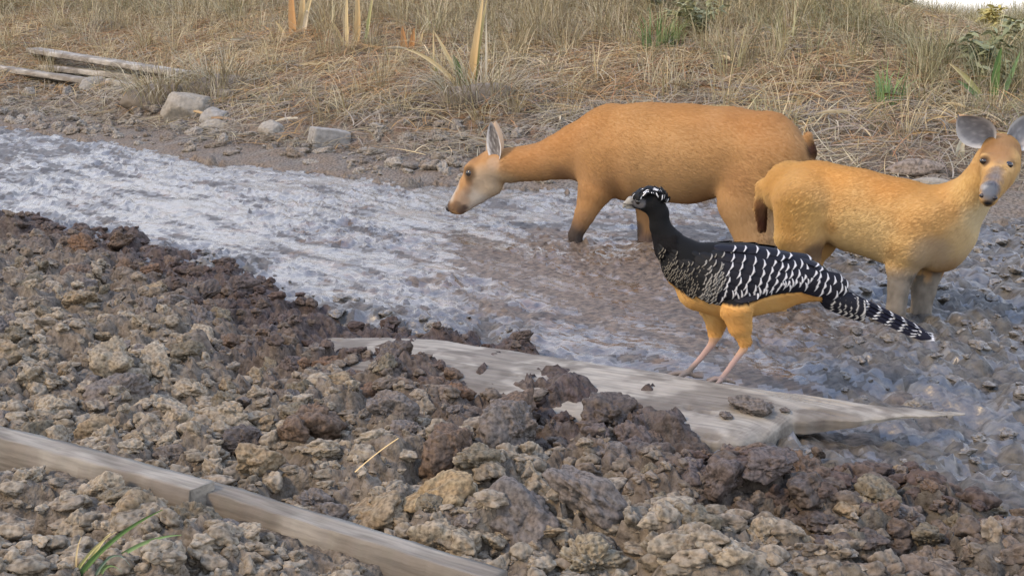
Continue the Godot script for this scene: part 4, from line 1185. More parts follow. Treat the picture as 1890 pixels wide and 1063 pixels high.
# ------------------------------------------------------------------ scene
func _ready() -> void:
	var cam := Camera3D.new()
	cam.name = "camera"
	cam.position = Vector3(0, 0.93, 0)
	cam.rotation_degrees = Vector3(-12.866, 0, 0)
	cam.fov = 26.24
	cam.near = 0.05
	cam.far = 500.0
	add_child(cam)
	cam.current = true
	var env := Environment.new()
	env.background_mode = Environment.BG_SKY
	var sky := Sky.new()
	var sm := ProceduralSkyMaterial.new()
	sm.sky_top_color = Color(0.56, 0.67, 0.87)
	sm.sky_horizon_color = Color(0.97, 0.96, 0.95)
	sm.sky_curve = 0.55
	sm.ground_bottom_color = Color(0.3, 0.27, 0.22)
	sm.ground_horizon_color = Color(0.5, 0.47, 0.42)
	sm.sky_energy_multiplier = 1.2
	sky.sky_material = sm
	env.sky = sky
	env.tonemap_mode = Environment.TONE_MAPPER_LINEAR
	env.tonemap_exposure = 1.75
	env.sdfgi_enabled = true
	env.ssao_enabled = true
	env.ssil_enabled = true
	var we := WorldEnvironment.new()
	we.name = "world_environment"
	we.environment = env
	add_child(we)
	var sun := DirectionalLight3D.new()
	sun.name = "sun"
	sun.light_energy = 0.5
	sun.light_color = Color(1.0, 0.88, 0.72)
	sun.light_angular_distance = 10.0
	sun.shadow_enabled = true
	sun.rotation_degrees = Vector3(-42, -62, 0)
	add_child(sun)

	rng.seed = 4711
	nA = noise(FastNoiseLite.TYPE_SIMPLEX_SMOOTH, 1.0, 3, 11)
	nB = noise(FastNoiseLite.TYPE_SIMPLEX_SMOOTH, 4.0, 4, 23)
	lump1 = cellular(7.0, 5)
	lump2 = cellular(17.0, 6)
	lump3 = cellular(42.0, 7)
	cell1 = cellular(7.0, 5, FastNoiseLite.RETURN_CELL_VALUE)
	cell2 = cellular(17.0, 6, FastNoiseLite.RETURN_CELL_VALUE)
	streak = noise(FastNoiseLite.TYPE_SIMPLEX_SMOOTH, 7.0, 4, 31)
	streak2 = noise(FastNoiseLite.TYPE_SIMPLEX_SMOOTH, 22.0, 3, 32)
	fine = noise(FastNoiseLite.TYPE_SIMPLEX_SMOOTH, 40.0, 2, 33)

	# materials
	var soil_a := tex(grey_image(noise(FastNoiseLite.TYPE_SIMPLEX_SMOOTH, 0.02, 6, 3), 512, 0.42, 1.35))
	var soil_n := normal_tex(noise(FastNoiseLite.TYPE_SIMPLEX_SMOOTH, 0.025, 6, 4), 512, 9.0)
	var mud_n := normal_tex(noise(FastNoiseLite.TYPE_SIMPLEX_SMOOTH, 0.02, 5, 8), 512, 5.0)
	var wood_n := normal_tex(noise(FastNoiseLite.TYPE_SIMPLEX_SMOOTH, 0.02, 6, 9), 512, 6.0)
	var earth := detailed(mat(0.9, Color.WHITE, true, 0.3), soil_a, soil_n, 4.5, 2.0)
	var mud_mats := []
	for k in 3:
		var m := detailed(mat([0.60, 0.42, 0.24][k], Color.WHITE, true, [0.45, 0.75, 1.0][k]), soil_a, mud_n, 4.0, [1.6, 1.1, 0.55][k])
		m.uv1_scale = Vector3(2.6, 4.0, 5.5)
		mud_mats.append(m)
	var wood_a := tex(grey_image(noise(FastNoiseLite.TYPE_SIMPLEX_SMOOTH, 0.02, 6, 13), 512, 0.78, 1.12))
	var wood := detailed(mat(0.85, Color.WHITE, true, 0.3), wood_a, wood_n, 4.0, 0.5, false)
	wood.uv1_scale = Vector3(0.5, 7.0, 7.0)
	var plant_m := mat(0.7, Color.WHITE, true, 0.3)
	plant_m.backlight = Color(0.35, 0.33, 0.2)
	var straw_m := mat(0.85, Color.WHITE, true, 0.25)
	var fur_m := mat(0.75, Color.WHITE, true, 0.25)
	var skin_m := mat(0.8, Color.WHITE, true, 0.25)
	var eye_m := mat(0.08, Color(0.012, 0.008, 0.006), false, 0.6)
	fm_wing = mat(0.58, Color.WHITE, true, 0.28)

	build_ground(earth)
	build_mud(mud_mats)

	# split log, mud on it, boards
	var lg := part("split_log", log_mesh(), wood, self)
	lg.position = log_a
	lg.rotation_degrees.y = -27.22
	tag(lg, "pale grey split log half sunk in mud, its broken end tapering to a point", "log")
	for k in 2:
		var a: Vector3 = bd[2 * k]
		var b: Vector3 = bd[2 * k + 1]
		var len := (b - a).length()
		var o := part("wooden_board", board_mesh(len, 0.07 if k == 0 else 0.06, 0.15, 3.0 + k * 9.0, Color(0.27, 0.24, 0.192), 0.006), wood, self)
		var xa := (b - a).normalized()
		var za := xa.cross(Vector3.UP).normalized()
		o.transform = Transform3D(Basis(xa, za.cross(xa), za), a - za * 0.032 - Vector3(0, 0.075, 0))
		tag(o, ["grey board set on edge with clods piled against its face", "long grey board set on edge running out under the lower picture frame"][k], "board", "boards set on edge in the earth")
	for q in [[-4.603, 0.4942, -12.08, -2.649, 0.3666, -10.18, 0.16, 0.05], [-4.377, 0.3492, -11.73, -3.171, 0.3096, -10.72, 0.14, 0.05], [-5.022, 0.366, -11.8, -3.673, 0.2548, -11, 0.12, 0.05], [-3.494, 0.271, -10.89, -2.629, 0.2228, -9.835, 0.12, 0.05], [-3.349, 0.2885, -10.89, -2.081, 0.2571, -9.488, 0.16, 0.05]]:
		var a := Vector3(q[0], q[1], q[2])
		var b := Vector3(q[3], q[4], q[5])
		var o := part("plank", board_mesh((b - a).length(), q[6], q[7], q[0] * 10.0, Color(0.36, 0.325, 0.27), 0.01), wood, self)
		var xa := (b - a).normalized()
		var za := xa.cross(Vector3.UP).normalized()
		o.transform = Transform3D(Basis(xa, za.cross(xa), za), a + Vector3(0, 0.02, 0))
		var n: int = taken["plank"] - 1
		tag(o, ["uppermost weathered plank of the heap on the far bank", "thin weathered plank between two longer ones on the far bank", "long pale plank that lies lowest at the edge of the picture on the far bank", "short pale plank end behind the whitish boulder on the far bank", "dark rotten plank under the overhanging dry grass on the far bank"][n], "plank", "old planks on the far bank")

	# clods
	var shapes := []
	for k in 14: shapes.append(clod_mesh(k + 1, 4, [0.10, 0.16, 0.30, 0.06][k % 4], [0.75, 0.85, 0.7, 0.95][(k / 2) % 4], [0.6, 1.0, 0.2, 0.8][k % 4]))
	var low := []
	for k in 6: low.append(clod_mesh(k + 41, 3, 0.2, 0.75, 0.8))
	var knobby := clod_mesh(71, 5, 0.42, 0.9, 0.1)
	var smooth_clod := clod_mesh(72, 5, 0.12, 0.95, 0.9)
	var cm := {}
	var hue := {"pale": Color(0.335, 0.285, 0.21), "white": Color(0.42, 0.38, 0.31), "tan": Color(0.28, 0.222, 0.147), "yellow": Color(0.33, 0.25, 0.145), "grey": Color(0.212, 0.188, 0.168), "brown": Color(0.19, 0.138, 0.10), "dark": Color(0.12, 0.096, 0.079), "knob": Color(0.31, 0.27, 0.195), "purple": Color(0.165, 0.137, 0.126), "olive": Color(0.225, 0.195, 0.138), "rust": Color(0.215, 0.138, 0.088)}
	for h in hue: cm[h] = detailed(mat(0.85 if h != "dark" else 0.55, (hue[h] as Color) * (Color(0.92, 0.87, 0.80) if h in ["pale", "white", "yellow", "knob", "tan"] else Color(0.76, 0.715, 0.665)), true, 0.35), soil_a, soil_n, 9.0, 0.9)
	var spots := []
	for q in [[-0.9644, 2.846, 0.05777, 1.15, "pale", "tall pale clod standing up among the low lumps beyond the left board end", "the tall pale clod"], [-0.9039, 3.036, 0.02934, 1.2, "white", "small whitish clod sticking up beyond the tall pale clod", "the small whitish clod"], [-0.7086, 2.537, 0.05395, 0.8, "pale", "broad pale crusted clod with a dark pit under its near side", "the broad pale crusted clod"], [-0.5069, 2.294, 0.05321, 0.85, "tan", "tan rounded clod on the slope just beyond the middle of the boards", "the tan rounded clod"], [-0.7835, 2.397, 0.04634, 0.7, "pale", "low pale clod lying against the far edge of the first board", "the low pale clod"], [-1.02, 2.605, 0.0403, 0.9, "pale", "round pale clod beside a smaller one near the frame edge", "the round pale clod"], [-1.13, 2.654, 0.03336, 1, "pale", "pale clod cut by the edge of the picture above the first board", "the pale clod"], [-0.6753, 2.138, 0.03099, 1.1, "pale", "pale crumbly clod leaning on the face of the first board", "the pale crumbly clod"], [-0.7603, 2.153, 0.03538, 1.1, "pale", "rough grey clod with a pointed top against the face of the first board", "the rough grey clod"], [-0.2683, 2.526, 0.05617, 0.9, "grey", "grey smooth clod with a hollow side in the middle of the churned earth", "the grey smooth clod"], [-0.1203, 2.356, 0.06833, 1, "brown", "large round brown clod with a smooth polished side", "the large round brown clod"], [0, 2.432, 0.07288, 1.1, "grey", "large smooth grey wedge of clay beside the round brown clod", "the large smooth grey wedge"], [-0.1332, 2.105, 0.06307, 1, "yellow", "large yellowish block of earth with a flat lit face", "the large yellowish block"], [-0.09134, 2.171, 0.04198, 1.1, "pale", "pale lump with a white top behind the yellowish block", "the pale lump"], [0.1265, 1.911, 0.06649, 0.95, "knob", "large knobbly pale clod made of many small round lumps", "the large knobbly pale clod"], [0.272, 1.884, 0.04006, 1, "pale", "pale clod with a cracked top beside the knobbly one", "the pale clod"], [0.2055, 2.544, 0.06886, 0.9, "dark", "dark crumbly clod pressed against the split log", "the dark crumbly clod"], [0.2797, 2.314, 0.06487, 0.9, "dark", "wet dark clod below the middle of the split log", "the wet dark clod"], [0.4935, 1.975, 0.04964, 0.9, "tan", "tan clod with an olive side near the lower frame edge", "the tan clod"], [0.4447, 2.245, 0.04991, 0.8, "brown", "brown clod in front of the grey puddled mud", "the brown clod"], [-0.4273, 2.499, 0.0628, 0.9, "brown", "brown clod with a reddish crown in the churned earth", "the brown clod"], [-0.4584, 2.445, 0.04018, 0.9, "brown", "reddish brown clod beside the crowned one", "the reddish brown clod"], [-0.5595, 2.468, 0.04772, 0.8, "dark", "dark smooth block of clay with a flat top", "the dark smooth block"], [-1.055, 3.483, 0.0505, 0.9, "grey", "bluish grey clod with a hollow beneath it near the wet mud", "the bluish grey clod"], [1.02, 2.62, 0.0304, 1, "dark", "dark wet lump of mud at the pointed tip of the split log", "the dark wet lump"]]:
		var x: float = q[0]
		var d: float = q[1]
		var r: float = q[2]
		var key: String = q[4]
		var sh: Mesh = knobby if key == "knob" else (smooth_clod if key == "grey" or "round brown" in q[5] or "smooth block" in q[5] else shapes[spots.size() % 14])
		var o := part("clod", sh, cm[key], self)
		o.position = Vector3(x, ground_h(x, d) + r * 0.35 * q[3], -d)
		o.rotation = Vector3(rng.randf_range(-0.2, 0.2), rng.randf_range(0, TAU), rng.randf_range(-0.2, 0.2))
		o.scale = Vector3(r, r * q[3], r)
		tag(o, q[5], "clod", "clods of churned earth")
		spots.append([x, d, r])
		marks.append([x, d, r, q[6]])
	var tries := 0
	var made := 0
	while tries < 6000 and made < 274:
		tries += 1
		var d := 1.95 + 3.4 * pow(rng.randf(), 1.4)
		var x := rng.randf_range(-0.44, 0.44) * d
		var nd := near_d(x)
		if d > nd + 0.1: continue
		var r := (0.022 + 0.042 * pow(rng.randf(), 2.0)) * (1.0 if d < 3.2 else 0.85)
		if blocked(x, d, r): continue
		var clash := false
		for s in spots:
			if Vector2(x - s[0], d - s[1]).length() < (r + s[2]) * 0.6:
				clash = true
				break
		if clash: continue
		spots.append([x, d, r])
		var dry := dryness(x, d) + rng.randf_range(-0.2, 0.2)
		var key: String
		if x > 0.5 and d < nd + 0.3: key = ["olive", "brown", "dark", "grey", "tan"][rng.randi() % 5]
		elif dry > 0.62: key = ["pale", "tan", "pale", "grey", "olive"][rng.randi() % 5]
		elif dry > 0.3: key = ["brown", "grey", "olive", "purple", "rust"][rng.randi() % 5]
		else: key = ["dark", "purple", "brown", "purple", "dark"][rng.randi() % 5]
		var sh := made % 14
		var o := part("clod", shapes[sh], cm[key], self)
		o.position = Vector3(x, ground_h(x, d) + r * rng.randf_range(-0.1, 0.35), -d)
		o.rotation = Vector3(rng.randf_range(-0.5, 0.5), rng.randf_range(0, TAU), rng.randf_range(-0.5, 0.5))
		o.scale = Vector3(r * rng.randf_range(0.85, 1.5), r * rng.randf_range(0.75, 1.15), r * rng.randf_range(0.85, 1.3))
		made += 1
		var size: String = "large" if r > 0.042 else ("medium" if r > 0.028 else "small")
		var form: String = ["lumpy", "chipped", "knobbly", "blocky"][sh % 4]
		tag(o, "%s %s %s clod %s" % [size, form, {"pale": "pale tan", "tan": "tan", "grey": "grey", "olive": "olive brown", "brown": "brown", "rust": "reddish brown", "purple": "purplish brown", "dark": "dark damp"}[key], beside(x, d)], "clod", "clods of churned earth")
	for k in 6:
		var rows := []
		var cols := []
		for q in 1700:
			var d := 1.8 + 3.8 * pow(rng.randf(), 1.25)
			var x := rng.randf_range(-0.47, 0.47) * d
			var nd := near_d(x)
			if d > nd + 0.12: continue
			var r := 0.006 + 0.022 * pow(rng.randf(), 2.2)
			if blocked(x, d, r): continue
			var y := ground_h(x, d)
			rows.append(Transform3D(Basis.from_euler(Vector3(rng.randf() * 6.0, rng.randf() * 6.0, rng.randf() * 6.0)).scaled(Vector3(r * rng.randf_range(0.8, 1.7), r * rng.randf_range(0.6, 1.0), r * rng.randf_range(0.8, 1.3))), Vector3(x, y + r * 0.2, -d)))
			var dry := dryness(x, d) + rng.randf_range(-0.25, 0.25)
			cols.append(mixc(Color(0.095, 0.068, 0.056), Color(0.285, 0.235, 0.168), dry) * rng.randf_range(0.8, 1.25))
		for q in 210:   # crumbly ground along the far side of the pool
			var x := rng.randf_range(-5.0, 1.2)
			var d := far_d(x) + rng.randf_range(0.0, 1.5) * (1.0 if x < -2.2 or x > -1.2 else 0.6) + 0.15
			if x > -2.3 and x < -1.0 and rng.randf() < 0.75: continue
			var r := 0.012 + 0.055 * pow(rng.randf(), 3.0)
			rows.append(Transform3D(Basis.from_euler(Vector3(rng.randf() * 6.0, rng.randf() * 6.0, rng.randf() * 6.0)).scaled(Vector3(r * rng.randf_range(0.8, 1.6), r * rng.randf_range(0.6, 1.0), r * 1.1)), Vector3(x, ground_h(x, d) + r * 0.1, -d)))
			cols.append(mixc(Color(0.2, 0.16, 0.12), Color(0.34, 0.30, 0.24), rng.randf()))
		var dm := detailed(mat(0.85, Color.WHITE, true, 0.3), soil_a, soil_n, 6.0, 0.8)
		scatter("soil_crumbs", low[k], dm, rows, cols, "small crumbs of earth strewn between the clods and along the far edge")
	# wet lumps in the trampled mud
	var wetm := detailed(mat(0.45, Color.WHITE, true, 0.55), soil_a, mud_n, 6.0, 0.8)
	for k in 3:
		var rows := []
		var cols := []
		for q in 900:
			var x := rng.randf_range(-1.2, 2.4)
			var d := rng.randf_range(2.2, 5.4)
			if rng.randf() > lumpy(x, d) or d < near_d(x) - 0.1 or d > far_d(x) + 0.2: continue
			var r := 0.007 + 0.028 * pow(rng.randf(), 3.0)
			if blocked(x, d, r): continue
			rows.append(Transform3D(Basis.from_euler(Vector3(rng.randf_range(-0.4, 0.4), rng.randf() * 6.0, rng.randf_range(-0.4, 0.4))).scaled(Vector3(r, r * 0.7, r)), Vector3(x, mud_h(x, d, lumpy(x, d)) + r * 0.15, -d)))
			cols.append(mixc(Color(0.13, 0.115, 0.095), Color(0.21, 0.185, 0.15), rng.randf()))
		scatter("wet_mud_crumbs", low[k + 2], wetm, rows, cols, "small wet lumps of trampled mud around the log and the young deer")
	var lump := part("mud_lump", shapes[1], cm["grey"], self)
	lump.position = Vector3(0.5287, 0.066, -2.614)
	lump.scale = Vector3(0.05, 0.036, 0.042)
	tag(lump, "grey lump of mud stuck on the split log just beyond the feet of the bird", "mud lump")
	for q in [[-0.06, 0.03, 0.018], [0.05, -0.03, 0.022], [0.075, 0.0, 0.014]]:
		var l2 := part("mud_flake", shapes[int(q[0] * 100.0 + 9.0) % 14], cm["grey"], self)
		l2.position = lump.position + Vector3(q[0], -0.012, q[1])
		l2.scale = Vector3(q[2], q[2] * 0.5, q[2])
		tag(l2, ["small grey flake of mud on the log, left of the lump and nearer the bird", "small grey flake of mud on the far edge of the log behind the lump", "tiny grey flake of mud on the tapering side of the lump on the log"][taken["mud_flake"] - 1], "mud flake", "flakes of mud on the log")

	# stones of the far side
	var stone_m := detailed(mat(0.9, Color(0.30, 0.268, 0.215), true, 0.3), wood_a, soil_n, 3.0, 0.5)
	var slate_m := detailed(mat(0.9, Color(0.275, 0.255, 0.222), true, 0.3), wood_a, soil_n, 3.0, 0.35)
	var bl: Array = [[-2.418, 0.1277, -9.325, 0.24], [-2.153, 0.1183, -9.026, 0.13], [-1.168, 0.0493, -7.882, 0], [-3.655, 0.2355, -10.99, 0], [-2.103, 0.08187, -8.833, 0.06], [-1.623, 0.06768, -8.337, 0.09], [-1.907, 0.6548, -11.04, 0]]
	var dims := [Vector3(0.24, 0.17, 0.18), Vector3(0.13, 0.10, 0.13), Vector3(0.135, 0.085, 0.085), Vector3(0.2, 0.1, 0.12), Vector3(0.14, 0.07, 0.1), Vector3(0.13, 0.08, 0.1)]
	var said := ["rounded whitish boulder at the far edge of the pool", "grey rock leaning against the whitish boulder", "squared pale stone block with flat faces on the far edge of the pool", "angular stone with an ochre stain lying on the planks", "flat pale stone lying below the whitish boulder", "small bleached stone between the boulder and the squared block"]
	for k in 6:
		var p := Vector3(bl[k][0], bl[k][1], bl[k][2])
		p.y = ground_h(p.x, -p.z)
		var mesh: Mesh = block_mesh() if k == 2 else stone_mesh(90 + k)
		var o := part("stone", mesh, slate_m if k in [1, 2, 3] else stone_m, self)
		o.position = p + Vector3(0, dims[k].y * 0.22, 0)
		o.scale = dims[k] * 0.9
		o.rotation_degrees = Vector3(0, [10, 60, 24, 40, 0, 80][k], [0, 0, -9, 4, 0, 0][k])
		tag(o, said[k], "stone")
	var b2: Array = [[2.067, 0.06562, -6.296], [2.049, 0.04988, -5.984], [2.364, 0.1456, -6.509]]
	for k in 3:
		var p := Vector3(b2[k][0], b2[k][1], b2[k][2])
		p.y = ground_h(p.x, -p.z)
		if k < 2:
			var o := part("stone", stone_mesh(98 + k), detailed(mat(0.9, Color(0.26, 0.21, 0.165), true, 0.3), soil_a, soil_n, 4.0, 0.6) if k == 0 else stone_m, self)
			o.position = p + Vector3(0, 0.03, 0)
			o.scale = Vector3(0.15, 0.05, 0.07) if k == 0 else Vector3(0.11, 0.03, 0.05)
			tag(o, "low brown rock in the litter behind the young deer" if k == 0 else "whitish flat stone showing just above the back of the young deer", "stone")
		else:
			var o := part("dry_leaf", leaf_mesh(Vector3(0.01, -0.01, 0), Vector3(-0.03, 0.05, 0.05), Vector3(0.015, 0.13, 0.02), 0.055, Color(0.55, 0.5, 0.36), Color(0.5, 0.44, 0.3), 4), plant_m, self)
			o.position = p
			tag(o, "curled pale dry leaf standing below the ear of the young deer", "leaf")

	# dry grass and plants of the bank
	build_bank(straw_m, plant_m)
	leafy([Vector3(-1.887, 0.6472, -10.97), [[Vector3(-0.02359, 0, 0), Vector3(-0.02272, 0.1936, 0.015), Vector3(-0.01857, 0.4668, 0.03), 0.07697, "orange"], [Vector3(0.03302, 0, 0), Vector3(0.05924, 0.1935, 0), Vector3(0.08661, 0.4219, 0), 0.07216, "amber"], [Vector3(0.01451, 0.00925, 0), Vector3(0.1079, 0.2394, 0), Vector3(0.1818, 0.4673, 0), 0.0481, "straw"], [Vector3(0.05454, 0.1935, 0), Vector3(0.1267, 0.276, 0.05), Vector3(0.1238, 0.2307, 0.1), 0.04329, "pale"], [Vector3(-0.07076, 0, 0), Vector3(-0.1147, 0.07851, 0), Vector3(-0.1682, 0.1476, 0), 0.03367, "straw"], [Vector3(0.07111, 0.00925, 0), Vector3(0.1577, 0.05545, 0), Vector3(0.266, 0.1935, 0), 0.02886, "straw"]]], "cane_stump", "broken orange cane stump with torn sheaths at the top of the bank", "cane", plant_m)
	leafy([Vector3(-1.279, 0.5968, -10.24), [[Vector3(-0.06564, 0.01732, 0), Vector3(-0.06877, 0.207, 0), Vector3(-0.05237, 0.463, 0), 0.03592, "straw"], [Vector3(0.009308, 0.01732, 0), Vector3(0.0402, 0.25, 0.02), Vector3(0.03228, 0.5047, 0.04), 0.05389, "amber"], [Vector3(0.07544, 0.01732, 0), Vector3(0.1156, 0.207, 0), Vector3(0.1659, 0.463, 0), 0.03143, "lime"], [Vector3(-0.06616, 0, 0), Vector3(-0.1348, 0.122, 0.05), Vector3(-0.1686, 0.2082, 0.1), 0.02245, "straw"], [Vector3(0.04363, -0.01733, 0), Vector3(0.1619, -0.1344, 0.1), Vector3(0.2372, -0.164, 0.2), 0.02245, "straw"], [Vector3(-0.02293, -0.03034, 0), Vector3(-0.05712, -0.1344, 0.1), Vector3(-0.07231, -0.2069, 0.2), 0.02694, "pale"], [Vector3(0.1398, 0.121, 0), Vector3(0.3791, -0.006996, 0.05), Vector3(0.6039, 0.123, 0.1), 0.01796, "lime"]]], "cane_clump", "splayed clump of yellow cane stems between the two stumps", "cane", plant_m)
	leafy([Vector3(-0.2879, 0.3558, -8.619), [[Vector3(-0.007422, 0.007401, 0), Vector3(0.01705, 0.2504, 0.01), Vector3(0.0974, 0.6832, 0.02), 0.06045, "amber"], [Vector3(0.01517, 0.02959, 0), Vector3(0.04669, 0.2865, 0), Vector3(0.1188, 0.6477, 0), 0.03401, "lime"], [Vector3(-0.0222, 0.02959, 0), Vector3(-0.1381, 0.251, 0.025), Vector3(-0.2452, 0.4254, 0.05), 0.03401, "straw"], [Vector3(-0.0293, 0.07388, 0), Vector3(-0.07807, 0.1723, 0.06), Vector3(-0.1112, 0.269, 0.12), 0.06423, "green"], [Vector3(-0.01443, 0.06651, 0), Vector3(-0.2474, 0.2701, 0.05), Vector3(-0.4454, 0.3079, 0.1), 0.03401, "straw"], [Vector3(0.1048, 0.0111, 0), Vector3(0.1135, 0.2865, 0), Vector3(0.111, 0.5401, 0), 0.01889, "pale"], [Vector3(-0.04455, 0.03698, 0), Vector3(-0.284, 0.0724, 0.1), Vector3(-0.4804, -0.04824, 0.2), 0.03401, "straw"], [Vector3(-0.01861, 0.0111, 0), Vector3(-0.03336, -0.07209, 0.125), Vector3(-7.844e-05, -0.1349, 0.25), 0.03401, "pale"], [Vector3(0.04495, 0.0111, 0), Vector3(0.07764, -0.03549, 0.125), Vector3(0.0949, -0.0987, 0.25), 0.02267, "straw"]]], "cane_shoot", "tall bent cane shoot with a green leaf above the head of the drinking deer", "cane", plant_m)
	leafy([Vector3(-0.8072, 0.5569, -9.7), [[Vector3(-0.01673, 0, 0), Vector3(-0.02751, 0.0903, 0), Vector3(-0.03761, 0.2128, 0), 0.05954, "rust"], [Vector3(0.01673, 0, 0), Vector3(0.03668, 0.09088, 0.02), Vector3(0.05691, 0.2054, 0.04), 0.05103, "rust"], [Vector3(0.05033, 0.008225, 0), Vector3(0.09735, 0.06981, 0), Vector3(0.1199, 0.1721, 0), 0.03402, "amber"], [Vector3(0.07542, 0.008225, 0), Vector3(0.1626, 0.02646, 0.05), Vector3(0.2698, 0.06076, 0.1), 0.02977, "green"]]], "cane_stub", "short rusty cane stub with frayed top behind the tall bent shoot", "cane", plant_m)
	leafy([Vector3(-0.5485, 0.4047, -8.917), [[Vector3(-0.01132, 0.01907, 0), Vector3(-0.008365, 0.2276, 0), Vector3(-0.01006, 0.378, 0), 0.01564, "straw"], [Vector3(0.03476, 0, 0), Vector3(-0.007871, 0.1531, 0.025), Vector3(0.001871, 0.1918, 0.05), 0.02346, "lime"]]], "dry_reed", "thin upright dry reed beside the tall bent cane shoot", "reed", plant_m)
	leafy([Vector3(2.854, 0.3551, -7.346), [[Vector3(-0.006392, 0, 0), Vector3(-0.03112, 0.1749, 0.025), Vector3(-0.0108, 0.3375, 0.05), 0.05475, "deepgreen"], [Vector3(-0.03971, 0.01585, 0), Vector3(-0.1518, 0.145, 0.05), Vector3(-0.3288, 0.2469, 0.1), 0.03865, "lime"], [Vector3(-0.0178, -0.01586, 0), Vector3(-0.04901, -0.05703, 0.075), Vector3(-0.0474, -0.113, 0.15), 0.04509, "green"], [Vector3(0.01278, 0, 0), Vector3(0.07353, 0.1421, 0), Vector3(0.1214, 0.3141, 0), 0.03221, "green"], [Vector3(-0.02557, 0, 0), Vector3(-0.19, 0.1154, 0.075), Vector3(-0.2886, 0.1509, 0.15), 0.02899, "green"], [Vector3(0.03975, -0.01586, 0), Vector3(0.09213, 0.02346, 0.1), Vector3(0.1364, -0.04617, 0.2), 0.05153, "green"]]], "broad_leaf_plant", "plant with broad green lance leaves behind the ears of the young deer", "plant", plant_m)
	leafy([Vector3(-0.7092, 0.02917, -1.825), [[Vector3(-0.002227, 0.004706, 0), Vector3(0.06721, 0.07229, 0.025), Vector3(0.1712, 0.1287, 0.05), 0.008802, "deepgreen"], [Vector3(0.006597, 0.006587, 0), Vector3(0.04898, 0.05149, 0), Vector3(0.07177, 0.06821, 0), 0.006402, "lime"], [Vector3(0.02019, 0.0141, 0), Vector3(0.1015, 0.06265, 0), Vector3(0.1835, 0.0645, 0), 0.008002, "green"], [Vector3(0.02886, 0.0141, 0), Vector3(0.0922, 0.0884, 0.06), Vector3(0.1382, 0.06977, 0.12), 0.004801, "bluegreen"], [Vector3(0.01079, 0.004706, 0), Vector3(0.008673, 0.03284, 0), Vector3(0.02381, 0.06079, 0), 0.004001, "straw"], [Vector3(0.0408, 0, 0), Vector3(0.07413, 0.05661, 0.05), Vector3(0.1184, 0.04935, 0.1), 0.006402, "green"], [Vector3(-0.006944, 0, 0), Vector3(0.03658, 0.04923, 0.015), Vector3(0.09085, 0.08372, 0.03), 0.005601, "lime"]]], "grass_sprout", "green grass sprout in the earth in front of the boards", "grass", plant_m)
	var tf: Array = [[2.215, 0.3505, -7.325, 0.27, 60], [1.046, 0.5957, -9.094, 0.3, 60], [0.7019, 0.3703, -8.294, 0.08, 12], [1.163, 0.6245, -9.152, 0.26, 40], [1.481, 0.4077, -7.994, 0.07, 10], [-1.708, 0.2395, -9.074, 0.09, 12]]
	var tsaid := ["fresh green grass tuft on bare litter behind the young deer", "wide green grass tuft high on the bank above the drinking deer", "tiny green tuft just above the back of the drinking deer", "pale green tuft beside the wide one high on the bank", "tiny green sprout on the litter between the two deer", "small green tuft beyond the squared stone block"]
	for k in 6:
		var p := Vector3(tf[k][0], tf[k][1], tf[k][2])
		p.y = ground_h(p.x, -p.z)
		var h: float = tf[k][3]
		var o := part("green_tuft", tuft(300 + k, int(tf[k][4]), h * 0.35, h * 0.6, h * 1.25, 0.5, 0.009), tinted(plant_m, Color(0.17, 0.25, 0.10) if k != 3 else Color(0.27, 0.3, 0.13)), self)
		o.position = p
		tag(o, tsaid[k], "grass tuft", "green tufts on the bank")
	# straws lying on the clods
	var sp: Array = [Vector3(-0.29, 0.09, -2.148), Vector3(-0.2128, 0.14, -2.191)]
	var s0: Vector3 = sp[0]
	var s1: Vector3 = sp[1]
	var v := PackedVector3Array()
	var c := PackedColorArray()
	var idx := PackedInt32Array()
	blade_into(v, c, idx, s0, s0.lerp(s1, 0.5) + Vector3(0, 0.006, 0), s1, 0.010, Color(0.56, 0.40, 0.19), Vector3(0.5, 0.6, 0.6), 8, -0.4)
	tag(part("straw", tri_mesh(v, normals_of(v, idx), c, idx), straw_m, self), "yellow straw leaning on the clods in the churned earth", "straw")

	build_doe(fur_m, skin_m, eye_m)
	build_fawn(fur_m, skin_m, eye_m)
	build_bird(fur_m, skin_m, eye_m)

func tinted(m: StandardMaterial3D, c: Color) -> StandardMaterial3D:
	var q: StandardMaterial3D = m.duplicate()
	q.albedo_color = c.linear_to_srgb()
	return q

func block_mesh() -> ArrayMesh:   # a worn block: a sphere pushed towards a box
	var s := icosphere(4)
	var v := PackedVector3Array()
	var c := PackedColorArray()
	for p in s[0]:
		var m := maxf(absf(p.x), maxf(absf(p.y), absf(p.z)))
		var q: Vector3 = (p / m).lerp(p * 1.25, 0.18)
		q += p * 0.06 * nA.get_noise_3d(p.x * 2.0, p.y * 2.0, p.z * 2.0) + p * 0.03 * nB.get_noise_3d(p.x, p.y, p.z)
		v.append(q)
		var g := 0.95 + 0.2 * nB.get_noise_3d(p.x * 0.5, p.y * 0.5, p.z * 0.5)
		c.append(Color(g, g, g))
	return tri_mesh(v, normals_of(v, s[1]), c, s[1])

